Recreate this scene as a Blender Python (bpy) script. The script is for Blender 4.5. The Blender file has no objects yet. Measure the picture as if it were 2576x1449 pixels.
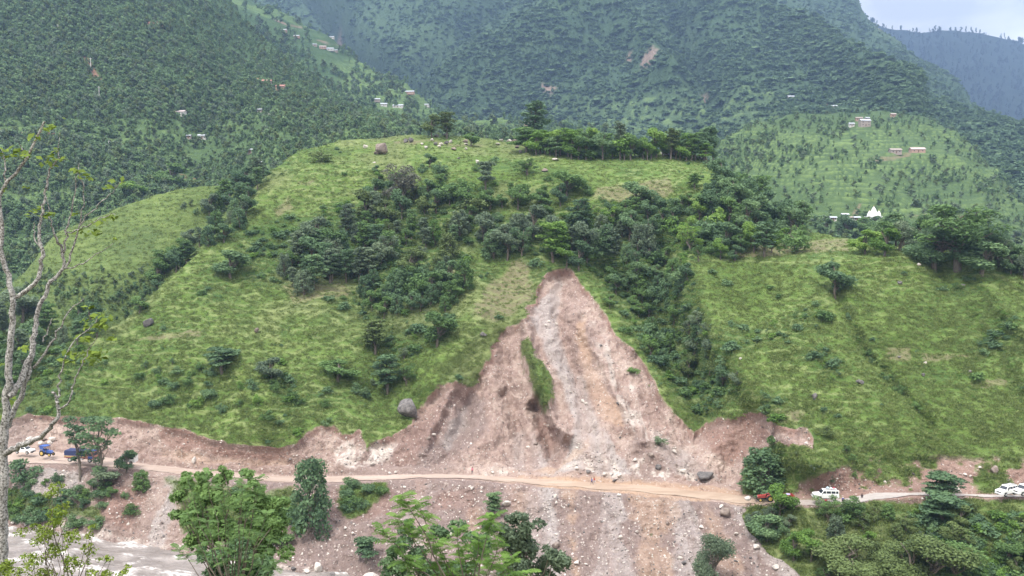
import bpy, bmesh, math, random
import numpy as np
from mathutils import Vector, Matrix, Euler

random.seed(7)
RNG = np.random.default_rng(7)
HAZE = 0.00016
SC = bpy.context.scene
COL = SC.collection

# ------------------------------------------------------------------ camera
F, CX, CY = 2131.0, 1288.0, 724.5          # focal length and centre, in units of a 2576 wide frame
PITCH = math.radians(3.5)
HZ = CY - F * math.tan(PITCH)               # horizon row
cam_d = bpy.data.cameras.new("camera")
cam_d.sensor_width = 36
cam_d.lens = F / 2576 * 36
cam_d.clip_start = 0.3
cam_d.clip_end = 20000
cam = bpy.data.objects.new("camera", cam_d)
cam.location = (0, 0, 0)
cam.rotation_euler = (math.radians(90) - PITCH, 0, 0)
COL.objects.link(cam)
SC.camera = cam
SC.view_settings.view_transform = 'Standard'
SC.view_settings.look = 'None'
SC.view_settings.gamma = 1
SC.view_settings.exposure = 1.65
SC.cycles.use_denoising = True
SC.cycles.max_bounces = 5
SC.cycles.diffuse_bounces = 3
SC.cycles.glossy_bounces = 2
SC.cycles.transmission_bounces = 3
SC.cycles.volume_bounces = 0
SC.cycles.transparent_max_bounces = 4

# ------------------------------------------------------------------ sky and sun (overcast)
SUN_EL, SUN_ROT = math.radians(62), math.radians(215)
world = bpy.data.worlds.new("World")
SC.world = world
world.use_nodes = True
wn, wl = world.node_tree.nodes, world.node_tree.links
wn.clear()
w_out = wn.new('ShaderNodeOutputWorld')
w_bg = wn.new('ShaderNodeBackground'); w_bg.inputs['Strength'].default_value = 0.1
sky = wn.new('ShaderNodeTexSky'); sky.sky_type = 'NISHITA'; sky.sun_disc = False
sky.sun_elevation = SUN_EL; sky.sun_rotation = SUN_ROT
w_tc = wn.new('ShaderNodeTexCoord')
w_sep = wn.new('ShaderNodeSeparateXYZ')
wl.new(w_tc.outputs['Generated'], w_sep.inputs[0])
w_map = wn.new('ShaderNodeMapping'); w_map.inputs['Scale'].default_value = (2.2, 2.2, 5.0)
w_map.inputs['Location'].default_value = (0.9, 0.55, 0.35)
wl.new(w_tc.outputs['Generated'], w_map.inputs[0])
w_ns = wn.new('ShaderNodeTexNoise'); w_ns.inputs['Scale'].default_value = 1.6
w_ns.inputs['Detail'].default_value = 6; w_ns.inputs['Roughness'].default_value = 0.5
wl.new(w_map.outputs[0], w_ns.inputs[0])
w_cr = wn.new('ShaderNodeValToRGB')
e = w_cr.color_ramp.elements
e[0].position = 0.42; e[0].color = (3.4, 3.25, 3.2, 1)
e[1].position = 0.58; e[1].color = (7.6, 7.3, 7.0, 1)
wl.new(w_ns.outputs['Fac'], w_cr.inputs[0])
w_el = wn.new('ShaderNodeMapRange')      # an overcast sky is brighter towards the zenith
w_el.inputs['From Min'].default_value = 0.0; w_el.inputs['From Max'].default_value = 1.0
w_el.inputs['To Min'].default_value = 0.72; w_el.inputs['To Max'].default_value = 1.9
wl.new(w_sep.outputs['Z'], w_el.inputs['Value'])
w_mul = wn.new('ShaderNodeVectorMath'); w_mul.operation = 'SCALE'
wl.new(w_cr.outputs[0], w_mul.inputs[0]); wl.new(w_el.outputs[0], w_mul.inputs['Scale'])
w_mix = wn.new('ShaderNodeMix'); w_mix.data_type = 'RGBA'; w_mix.inputs[0].default_value = 0.97
wl.new(sky.outputs[0], w_mix.inputs[6]); wl.new(w_mul.outputs[0], w_mix.inputs[7])
wl.new(w_mix.outputs[2], w_bg.inputs['Color']); wl.new(w_bg.outputs[0], w_out.inputs[0])

sun_d = bpy.data.lights.new("sun", 'SUN')
sun_d.energy = 1.5; sun_d.angle = math.radians(14); sun_d.color = (1.0, 0.96, 0.88)
sun = bpy.data.objects.new("sun", sun_d)
# towards the sun: azimuth measured clockwise from +Y, as in the sky texture
sdir = Vector((math.sin(SUN_ROT) * math.cos(SUN_EL), math.cos(SUN_ROT) * math.cos(SUN_EL), math.sin(SUN_EL)))
sun.rotation_euler = sdir.to_track_quat('Z', 'Y').to_euler()
COL.objects.link(sun)

# ------------------------------------------------------------------ helpers: numbers
def ray(u, v, Y):
    """World point on the sight line of frame position (u, v) at ground distance Y."""
    a = (np.asarray(u, float) - CX) / F
    b = (CY - np.asarray(v, float)) / F
    dy = math.cos(PITCH) + b * math.sin(PITCH)
    dz = -math.sin(PITCH) + b * math.cos(PITCH)
    t = np.asarray(Y, float) / dy
    return np.stack(np.broadcast_arrays(a * t, t * dy, dz * t), -1)

def proj(P):
    P = np.asarray(P, float)
    c, s = math.cos(PITCH), math.sin(PITCH)
    dep = P[..., 1] * c - P[..., 2] * s
    up = P[..., 1] * s + P[..., 2] * c
    return CX + F * P[..., 0] / dep, CY - F * up / dep

def _hash(ix, iy, iz, seed):
    h = (ix.astype(np.int64) * 374761393 + iy.astype(np.int64) * 668265263 + iz.astype(np.int64) * 2147483647 + seed * 974634777) & 0xFFFFFFFF
    h = ((h ^ (h >> 13)) * 1274126177) & 0xFFFFFFFF
    h = ((h ^ (h >> 16)) * 2246822519) & 0xFFFFFFFF
    return ((h ^ (h >> 15)) & 0xFFFFFF) / float(0xFFFFFF)

def noise3(p, seed=0):
    i = np.floor(p).astype(np.int64); f = p - i
    f = f * f * (3 - 2 * f)
    r = 0
    for dx in (0, 1):
        wx = f[..., 0] if dx else 1 - f[..., 0]
        for dy in (0, 1):
            wy = f[..., 1] if dy else 1 - f[..., 1]
            for dz in (0, 1):
                wz = f[..., 2] if dz else 1 - f[..., 2]
                r = r + wx * wy * wz * _hash(i[..., 0] + dx, i[..., 1] + dy, i[..., 2] + dz, seed)
    return r

def fbm(p, scale, octaves=4, seed=0, gain=0.5, ridged=False):
    """Fractal noise in -1..1; scale is the size of the largest feature in metres."""
    q = np.asarray(p, float) / np.asarray(scale, float)
    tot, amp, s = 0, 1.0, 0
    for o in range(octaves):
        n = noise3(q * 2.03 ** o + 17.3 * o, seed + o) * 2 - 1
        if ridged: n = 1 - 2 * np.abs(n)
        tot = tot + n * amp; s += amp; amp *= gain
    return tot / s

def interp(x, knots):
    k = np.array(knots, float)
    return np.interp(x, k[:, 0], k[:, 1])

def smooth(a, n=7):
    k = np.ones(n) / n
    return np.convolve(np.pad(a, n // 2, mode='edge'), k, 'valid')

def sstep(x, a, b):
    t = np.clip((x - a) / (b - a), 0, 1)
    return t * t * (3 - 2 * t)

def poly_sd(u, v, poly):
    """Signed distance to a polygon, positive inside."""
    poly = np.array(poly, float)
    d = np.full(u.shape, 1e9); inside = np.zeros(u.shape, bool)
    n = len(poly)
    for k in range(n):
        ax, ay = poly[k]; bx, by = poly[(k + 1) % n]
        ex, ey = bx - ax, by - ay
        t = np.clip(((u - ax) * ex + (v - ay) * ey) / (ex * ex + ey * ey + 1e-9), 0, 1)
        d = np.minimum(d, np.hypot(u - ax - t * ex, v - ay - t * ey))
        c = ((ay > v) != (by > v)) & (u < ex * (v - ay) / (ey + 1e-12) + ax)
        inside ^= c
    return np.where(inside, d, -d)

def line_d(u, v, pts):
    """Distance to an open polyline."""
    d = np.full(u.shape, 1e9)
    for (ax, ay), (bx, by) in zip(pts[:-1], pts[1:]):
        ex, ey = bx - ax, by - ay
        t = np.clip(((u - ax) * ex + (v - ay) * ey) / (ex * ex + ey * ey + 1e-9), 0, 1)
        d = np.minimum(d, np.hypot(u - ax - t * ex, v - ay - t * ey))
    return d

# ------------------------------------------------------------------ helpers: meshes
def link(o, parent=None):
    COL.objects.link(o)
    if parent is not None: o.parent = parent
    return o

def mesh_np(name, V, faces, mat=None, smooth_=False, attrs=None):
    """V (n,3), faces (m,3) or (m,4) ints -> mesh data."""
    V = np.asarray(V, np.float32); faces = np.asarray(faces, np.int32)
    me = bpy.data.meshes.new(name)
    me.vertices.add(len(V)); me.vertices.foreach_set('co', V.ravel())
    k = faces.shape[1]
    me.loops.add(faces.size); me.loops.foreach_set('vertex_index', faces.ravel())
    me.polygons.add(len(faces))
    me.polygons.foreach_set('loop_start', np.arange(0, faces.size, k, dtype=np.int32))
    if smooth_: me.polygons.foreach_set('use_smooth', np.ones(len(faces), bool))
    me.update(calc_edges=True)
    for an, (dom, typ, arr) in (attrs or {}).items():
        at = me.attributes.new(an, typ, dom)
        at.data.foreach_set('color' if 'COLOR' in typ else 'value', np.asarray(arr, np.float32).ravel())
    if mat: me.materials.append(mat)
    return me

def add_obj(name, me, parent=None, loc=(0, 0, 0), **props):
    o = bpy.data.objects.new(name, me)
    o.location = loc
    for k, v in props.items(): o[k] = v
    return link(o, parent)

def tag(o, label, category, group=None):
    o['label'] = label; o['category'] = category
    if group: o['group'] = group
    return o

def empty(name, loc, rotz=0, scale=1, label=None, category=None, group=None):
    o = bpy.data.objects.new(name, None)
    o.location = loc; o.rotation_euler = (0, 0, rotz); o.scale = (scale,) * 3
    o.empty_display_size = 0.5
    if label: tag(o, label, category, group)
    return link(o)

# ------------------------------------------------------------------ helpers: materials
class NT:
    """A tiny wrapper to write node trees shortly."""
    def __init__(s, name, rough=0.9, spec=0.15):
        s.m = bpy.data.materials.new(name); s.m.use_nodes = True
        s.n, s.l = s.m.node_tree.nodes, s.m.node_tree.links
        s.b = s.n['Principled BSDF']
        s.b.inputs['Roughness'].default_value = rough
        s.b.inputs['Specular IOR Level'].default_value = spec
        s._pos = None
    def pos(s):
        if s._pos is None:
            s._pos = s.n.new('ShaderNodeNewGeometry').outputs['Position']
        return s._pos
    def lk(s, a, b): s.l.new(a, b)
    def val(s, x, sock):
        if isinstance(x, (int, float)): sock.default_value = x
        elif isinstance(x, (tuple, list)): sock.default_value = tuple(x) + (1,) * (4 - len(x)) if len(sock.default_value) == 4 else x
        else: s.l.new(x, sock)
    def noise(s, scale, detail=3, rough=0.55, vec=None, stretch=None, dist=0):
        v = vec or s.pos()
        if stretch:
            mp = s.n.new('ShaderNodeMapping'); mp.inputs['Scale'].default_value = stretch
            s.lk(v, mp.inputs[0]); v = mp.outputs[0]
        t = s.n.new('ShaderNodeTexNoise'); s.lk(v, t.inputs['Vector'])
        t.inputs['Scale'].default_value = scale; t.inputs['Detail'].default_value = detail
        t.inputs['Roughness'].default_value = rough; t.inputs['Distortion'].default_value = dist
        return t.outputs['Fac']
    def voro(s, scale, feature='F1', out='Distance', vec=None):
        t = s.n.new('ShaderNodeTexVoronoi'); t.feature = feature
        s.lk(vec or s.pos(), t.inputs['Vector']); t.inputs['Scale'].default_value = scale
        return t.outputs[out]
    def rng(s, x, a, b, c=0.0, d=1.0):
        t = s.n.new('ShaderNodeMapRange'); s.val(x, t.inputs['Value'])
        for k, q in zip(('From Min', 'From Max', 'To Min', 'To Max'), (a, b, c, d)): t.inputs[k].default_value = q
        return t.outputs[0]
    def mix(s, f, a, b, mode='MIX'):
        t = s.n.new('ShaderNodeMix'); t.data_type = 'RGBA'; t.blend_type = mode
        s.val(f, t.inputs[0]); s.val(a, t.inputs[6]); s.val(b, t.inputs[7])
        return t.outputs[2]
    def math(s, op, a, b=0.0):
        t = s.n.new('ShaderNodeMath'); t.operation = op
        s.val(a, t.inputs[0]); s.val(b, t.inputs[1]); return t.outputs[0]
    def ramp(s, f, stops):
        t = s.n.new('ShaderNodeValToRGB'); s.val(f, t.inputs[0])
        el = t.color_ramp.elements
        while len(el) < len(stops): el.new(0.5)
        for q, (p, c) in zip(el, stops): q.position = p; q.color = tuple(c) + (1,)
        return t.outputs[0]
    def attr(s, name, out='Fac'):
        t = s.n.new('ShaderNodeAttribute'); t.attribute_name = name
        return t.outputs[out]
    def attr_rgb(s, name):
        t = s.n.new('ShaderNodeSeparateColor'); s.lk(s.attr(name, 'Color'), t.inputs[0])
        return t.outputs
    def rand(s):
        return s.n.new('ShaderNodeObjectInfo').outputs['Random']
    def color(s, x): s.val(x, s.b.inputs['Base Color'])
    def bump(s, h, strength=0.5, dist=1.0):
        t = s.n.new('ShaderNodeBump'); t.inputs['Strength'].default_value = strength
        t.inputs['Distance'].default_value = dist
        s.lk(h, t.inputs['Height']); s.lk(t.outputs[0], s.b.inputs['Normal'])

def plain(name, col, rough=0.6, spec=0.3, var=0.12, scale=6.0, metal=0.0):
    t = NT(name, rough, spec)
    n = t.noise(scale, 4)
    t.color(t.mix(t.rng(n, 0.3, 0.7), tuple(c * (1 - var) for c in col), tuple(min(1, c * (1 + var)) for c in col)))
    t.b.inputs['Metallic'].default_value = metal
    return t.m

# grasses and soils --------------------------------------------------
def mat_hillside():
    t = NT('hillside_ground', 0.95, 0.1)
    A = t.attr_rgb('maskA'); B = t.attr_rgb('maskB'); C = t.attr_rgb('maskC')
    big = t.noise(0.035, 4, 0.6); mid = t.noise(0.22, 5, 0.65); fine = t.noise(1.3, 4, 0.7)
    g = t.ramp(t.rng(mid, 0.3, 0.72), [(0.0, (0.09, 0.14, 0.04)), (0.45, (0.145, 0.215, 0.055)), (1.0, (0.215, 0.28, 0.08))])
    g = t.mix(t.rng(big, 0.38, 0.66, 0, 0.5), g, (0.12, 0.205, 0.055))
    g = t.mix(t.rng(fine, 0.5, 0.75, 0, 0.5), g, (0.21, 0.27, 0.09))
    hs = t.noise(0.8, 4, 0.65, stretch=(0.22, 0.6, 1.6), dist=0.6)
    g = t.mix(t.rng(hs, 0.5, 0.66, 0, 0.35), g, (0.25, 0.32, 0.12))
    g = t.mix(t.rng(hs, 0.46, 0.36, 0, 0.4), g, (0.08, 0.125, 0.04))
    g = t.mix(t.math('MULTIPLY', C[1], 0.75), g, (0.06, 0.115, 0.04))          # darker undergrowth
    g = t.mix(t.math('MULTIPLY', C[0], t.rng(fine, 0.25, 0.6, 0.5, 1.0)), g, (0.27, 0.215, 0.15))  # dry patches
    g = t.mix(t.math('MULTIPLY', B[2], 0.75), g, (0.34, 0.37, 0.17))              # cattle tracks
    s1 = t.noise(0.09, 5, 0.6); s2 = t.noise(0.55, 6, 0.7); s3 = t.noise(3.0, 3, 0.7)
    soil = t.ramp(t.rng(s1, 0.32, 0.68), [(0.0, (0.30, 0.22, 0.19)), (0.5, (0.44, 0.345, 0.305)), (1.0, (0.57, 0.475, 0.42))])
    soil = t.mix(t.rng(s2, 0.42, 0.62, 0, 0.6), soil, (0.25, 0.17, 0.155))  # random soil tone, contrast raised to paint in weak occlusion shading
    soil = t.mix(C[2], soil, t.mix(t.rng(s2, 0.3, 0.7), (0.185, 0.14, 0.13), (0.32, 0.26, 0.245)))   # darker grey brown debris
    soil = t.mix(A[1], soil, t.mix(t.rng(s2, 0.3, 0.7), (0.33, 0.31, 0.31), (0.53, 0.50, 0.49)))   # grey scree
    soil = t.mix(A[2], soil, t.mix(t.rng(s2, 0.3, 0.7), (0.42, 0.28, 0.19), (0.58, 0.43, 0.31)))   # orange clay
    soil = t.mix(B[0], soil, t.mix(t.rng(s2, 0.3, 0.7), (0.50, 0.44, 0.40), (0.76, 0.71, 0.67)))    # pale broken rock
    soil = t.mix(B[1], soil, t.mix(t.rng(s2, 0.3, 0.7), (0.22, 0.135, 0.115), (0.36, 0.235, 0.195)))  # raw red earth
    vo = t.voro(1.1); peb = t.math('LESS_THAN', vo, t.rng(s2, 0.4, 0.65, 0.05, 0.3))
    soil = t.mix(t.math('MULTIPLY', peb, 0.75), soil, (0.55, 0.50, 0.47))
    vo2 = t.voro(0.42); peb2 = t.math('LESS_THAN', vo2, 0.09)
    soil = t.mix(t.math('MULTIPLY', peb2, 0.8), soil, (0.62, 0.57, 0.54))
    soil = t.mix(t.rng(s3, 0.55, 0.8, 0, 0.35), soil, (0.45, 0.38, 0.34))
    ck = t.noise(1.1, 5, 0.75, stretch=(1, .5, .3), dist=1.0)
    soil = t.mix(t.rng(ck, 0.56, 0.66, 0, 0.6), soil, (0.20, 0.14, 0.125))
    soil = t.mix(t.rng(ck, 0.42, 0.34, 0, 0.45), soil, (0.66, 0.58, 0.53))
    g = t.mix(1.0, g, (.80, .85, .80), 'MULTIPLY'); soil = t.mix(1.0, soil, (.93, .90, .885), 'MULTIPLY')
    t.color(t.mix(A[0], g, soil))
    h = t.math('ADD', t.math('MULTIPLY', mid, 0.8), t.math('MULTIPLY', fine, 0.5))
    h = t.math('ADD', h, t.math('MULTIPLY', s3, 0.3))
    h = t.math('ADD', h, t.math('MULTIPLY', s2, 0.7))
    t.bump(h, 0.8, 1.6)
    return t.m

def mat_mountain(name, dark, midc, light, rock, sc=1.0, rockamt=0.0):
    t = NT(name, 0.95, 0.08)
    M = t.attr_rgb('maskA')
    big = t.noise(0.008 * sc, 5, 0.6); mid = t.noise(0.045 * sc, 6, 0.7); fine = t.noise(0.25 * sc, 4, 0.7)
    g = t.ramp(t.rng(mid, 0.3, 0.7), [(0.0, dark), (0.5, midc), (1.0, light)])
    g = t.mix(t.rng(big, 0.4, 0.65, 0, 0.7), g, midc)
    g = t.mix(t.rng(fine, 0.45, 0.7, 0, 0.6), g, dark)
    g = t.mix(M[1], g, t.mix(t.rng(fine, 0.35, 0.65), tuple(c * 0.8 for c in light), tuple(c * 1.25 for c in light)))     # open meadow, terraces
    g = t.mix(M[2], g, (0.21, 0.30, 0.10))   # bright terrace lips
    r = t.mix(t.rng(fine, 0.3, 0.7), tuple(c * 0.7 for c in rock), rock)
    t.color(t.mix(M[0], t.mix(1.0, g, (.82, .82, .82), 'MULTIPLY'), r))
    t.bump(t.math('ADD', mid, t.math('MULTIPLY', fine, 0.5)), 0.8, 5.0 / sc)
    return t.m

# ------------------------------------------------------------------ terrain sheets
class Layer: pass
LAYERS = {}

def slope_to(v, Y0, z0, s):
    """Ground distance where a slope s rising from (Y0, z0) meets frame row v."""
    k = (v - HZ) / F
    return (s * Y0 - z0) / np.maximum(s + k, 0.02)

def sheet(key, x0, x1, dx, rows, dv, disp=None):
    """rows: list of (v(x), Y(x)) arrays from near to far. Points between rows lie on straight world segments."""
    xs = np.arange(x0, x1 + dx, dx)
    R = [(np.broadcast_to(r[0](xs), xs.shape), np.broadcast_to(r[1](xs), xs.shape)) for r in rows]
    segs = []
    P0 = [ray(xs, v, Y) for v, Y in R]
    for k in range(len(R) - 1):
        n = max(2, int(np.percentile(np.abs(R[k][0] - R[k + 1][0]), 90) / dv))
        t = np.linspace(0, 1, n, endpoint=(k == len(R) - 2))[:, None, None]
        segs.append(P0[k][None] * (1 - t) + P0[k + 1][None] * t)
    L = Layer(); L.xs = xs
    L.P = np.concatenate(segs, 0)
    L.nr = [s.shape[0] for s in segs]
    L.u, L.v = proj(L.P)
    L.dray = None
    if disp is not None:
        d = disp(L)
        if L.dray is not None:                # broad relief moves along the sight line
            L.P = L.P * (1 - L.dray / .7 / np.linalg.norm(L.P, axis=-1))[..., None]
        L.P[..., 1] -= 0.55 * d; L.P[..., 2] += 0.8 * d
    L.pu, L.pv = proj(L.P)
    LAYERS[key] = L
    return L

def sheet_mesh(L, name, mat, masks, **props):
    H, W = L.P.shape[:2]
    idx = np.arange(H * W).reshape(H, W)
    f = np.stack([idx[:-1, :-1], idx[:-1, 1:], idx[1:, 1:], idx[1:, :-1]], -1).reshape(-1, 4)
    at = {}
    for k, m in masks.items():
        c = np.ones((H * W, 4), np.float32)
        for j, ch in enumerate(m):
            c[:, j] = np.clip(np.broadcast_to(ch, (H, W)), 0, 1).ravel()
        at[k] = ('POINT', 'FLOAT_COLOR', c)
    me = mesh_np(name, L.P.reshape(-1, 3), f, mat, True, at)
    return add_obj(name, me, kind='structure', **props)

def hit(key, u, v):
    """Nearest point of a sheet seen at frame position (u, v)."""
    L = LAYERS[key]
    j = int(round((u - L.xs[0]) / (L.xs[1] - L.xs[0])))
    j = min(max(j, 0), len(L.xs) - 1)
    col = L.pv[:, j]
    i = np.nonzero((col[:-1] >= v) & (col[1:] < v))[0]
    if len(i) == 0:
        i0 = int(np.argmin(np.abs(col)) if v < col.min() else 0)
        i0 = int(np.argmin(col)) if v <= col.min() else 0
        return L.P[i0, j].copy()
    i0 = i[0]
    t = (col[i0] - v) / (col[i0] - col[i0 + 1] + 1e-9)
    return L.P[i0, j] * (1 - t) + L.P[i0 + 1, j] * t

K = lambda *pts: (lambda x: interp(x, pts))

# ---- the near hillside: river bank, road, cuts, slide, face, plateau
V_OUT = [(-300, 1160), (0, 1165), (100, 1170), (200, 1173), (300, 1179), (400, 1190), (500, 1198), (700, 1214), (850, 1216), (1000, 1208), (1100, 1205), (1200, 1208), (1300, 1218), (1400, 1226), (1500, 1234), (1600, 1241), (1750, 1257), (1850, 1267), (1950, 1274), (2050, 1276), (2120, 1272), (2200, 1258), (2300, 1250), (2450, 1254), (2576, 1256), (2900, 1262)]
V_IN = [(-300, 1124), (0, 1129), (100, 1133), (200, 1142), (300, 1155), (400, 1172), (500, 1181), (700, 1197), (850, 1198), (1000, 1194), (1100, 1193), (1200, 1195), (1300, 1201), (1400, 1205), (1500, 1214), (1600, 1221), (1750, 1233), (1850, 1244), (1950, 1256), (2050, 1259), (2120, 1254), (2200, 1240), (2300, 1237), (2450, 1243), (2576, 1246), (2900, 1250)]
Y_OUT = [(-300, 192), (0, 192), (200, 190), (450, 188), (1000, 188), (1288, 186), (1500, 182), (1750, 176), (1900, 170), (2050, 163), (2200, 163), (2350, 165), (2576, 162), (2900, 158)]
V_BANK = [(-300, 1306), (0, 1314), (100, 1320), (200, 1336), (300, 1356), (400, 1370), (460, 1383), (700, 1418), (760, 1428), (850, 1441), (1000, 1472), (1300, 1560), (1600, 1600), (2000, 1650), (2576, 1725), (2900, 1760)]
Y_BANK = [(-300, 188), (0, 184), (300, 177), (460, 172), (700, 167), (850, 164), (1000, 160), (1300, 152), (1600, 145), (2000, 138), (2576, 130), (2900, 126)]
V_CUT = [(-300, 1060), (0, 1052), (100, 1044), (200, 1046), (300, 1052), (400, 1066), (500, 1090), (600, 1112), (700, 1122), (800, 1085), (930, 1100), (1100, 1100), (1800, 1130), (1900, 1150), (2060, 1170), (2170, 1158), (2250, 1140), (2350, 1140), (2450, 1150), (2576, 1152), (2900, 1160)]
S_CUT = [(-300, 1.25), (700, 1.25), (930, 0.85), (1800, 0.8), (2100, 1.15), (2900, 1.2)]
V_CREST = [(-300, 950), (0, 905), (150, 872), (250, 842), (300, 818), (345, 780), (430, 692), (500, 640), (560, 580), (610, 515), (650, 462), (685, 425), (720, 400), (770, 378), (850, 357), (950, 345), (1050, 341), (1150, 345), (1250, 352), (1330, 366), (1400, 378), (1600, 384), (1740, 388), (1790, 400), (1830, 428), (1870, 468), (1910, 512), (1960, 556), (2060, 590), (2140, 603), (2300, 622), (2400, 636), (2500, 652), (2576, 692), (2900, 880)]
V_BROW = [(-300, 965), (0, 920), (250, 860), (345, 800), (430, 710), (500, 662), (560, 608), (610, 550), (650, 505), (685, 472), (720, 452), (770, 436), (900, 428), (1100, 425), (1400, 440), (1700, 455), (1800, 470), (1850, 530), (1900, 620), (1960, 655), (2060, 658), (2300, 645), (2400, 650), (2500, 664), (2576, 704), (2900, 892)]

def yin(x):
    vo, vi = interp(x, V_OUT), interp(x, V_IN)
    return interp(x, Y_OUT) * (vo - HZ) / (vi - HZ)
def zin(x): return -interp(x, Y_OUT) * (interp(x, V_OUT) - HZ) / F
def ycut(x): return slope_to(interp(x, V_CUT), yin(x), zin(x), interp(x, S_CUT))
def zat(v, Y): return -(v - HZ) / F * Y
S_FACE = [(-300, 0.66), (600, 0.68), (1300, 0.68), (1800, 0.70), (2900, 0.72)]
def ybrow(x):
    yc = ycut(x); return smooth(slope_to(interp(x, V_BROW), yc, zat(interp(x, V_CUT), yc), interp(x, S_FACE)), 31)
def ycrest(x):
    yb = ybrow(x); sl = interp(x, [(-300, 0.5), (500, 0.5), (700, 0.33), (1800, 0.3), (1900, 0.15), (2400, 0.13), (2600, 0.4)])
    return np.minimum(smooth(slope_to(interp(x, V_CREST), yb, zat(interp(x, V_BROW), yb), sl), 31), yb + 110)
def vback(x):
    yc = ycrest(x); z = zat(interp(x, V_CREST), yc) - 60
    return HZ - z / (yc + 70) * F

SLIDE = [(925, 1200), (905, 1150), (930, 1112), (985, 1092), (1035, 1062), (1040, 1040), (1075, 1000), (1105, 968), (1140, 955), (1165, 970), (1190, 972), (1210, 930), (1235, 905), (1235, 875), (1262, 840), (1300, 815), (1325, 798), (1322, 778), (1348, 762), (1352, 720), (1375, 688), (1400, 677), (1435, 675), (1452, 700), (1475, 730), (1500, 760), (1530, 800), (1545, 838), (1590, 870), (1625, 920), (1645, 955), (1665, 1000), (1705, 1045), (1745, 1082), (1775, 1062), (1850, 1050), (1885, 1036), (1915, 1037), (1945, 1062), (1990, 1078), (2033, 1078), (2050, 1108), (2047, 1130), (1990, 1122), (1950, 1112), (1915, 1128), (1880, 1150), (1868, 1200), (1865, 1240), (1900, 1262)]
SLIDE_LOW = [(1900, 1262), (1865, 1290), (1885, 1335), (1930, 1385), (1985, 1425), (2060, 1500), (2150, 1650), (2200, 1900), (-400, 1900), (-400, 1140), (925, 1190)]
SLIDE_ALL = SLIDE + SLIDE_LOW[1:-1] + [(925, 1205)]
LEFTCUT = [(-400, 1060), (0, 1075), (40, 1052), (70, 1043), (140, 1047), (220, 1052), (300, 1051), (380, 1062), (450, 1078), (520, 1100), (600, 1113), (680, 1122), (700, 1128), (745, 1120), (780, 1085), (810, 1073), (842, 1073), (862, 1094), (885, 1090), (905, 1078), (918, 1112), (940, 1205), (-400, 1205)]
ISLAND = [(1310, 862), (1332, 850), (1345, 890), (1372, 925), (1392, 960), (1392, 1000), (1370, 1032), (1350, 1000), (1333, 960), (1318, 915)]
RIGHTCUT = [(1985, 1255), (2030, 1200), (2100, 1170), (2150, 1160), (2200, 1145), (2250, 1138), (2300, 1145), (2380, 1140), (2450, 1150), (2520, 1148), (2900, 1160), (2900, 1260), (2000, 1262)]

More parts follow.
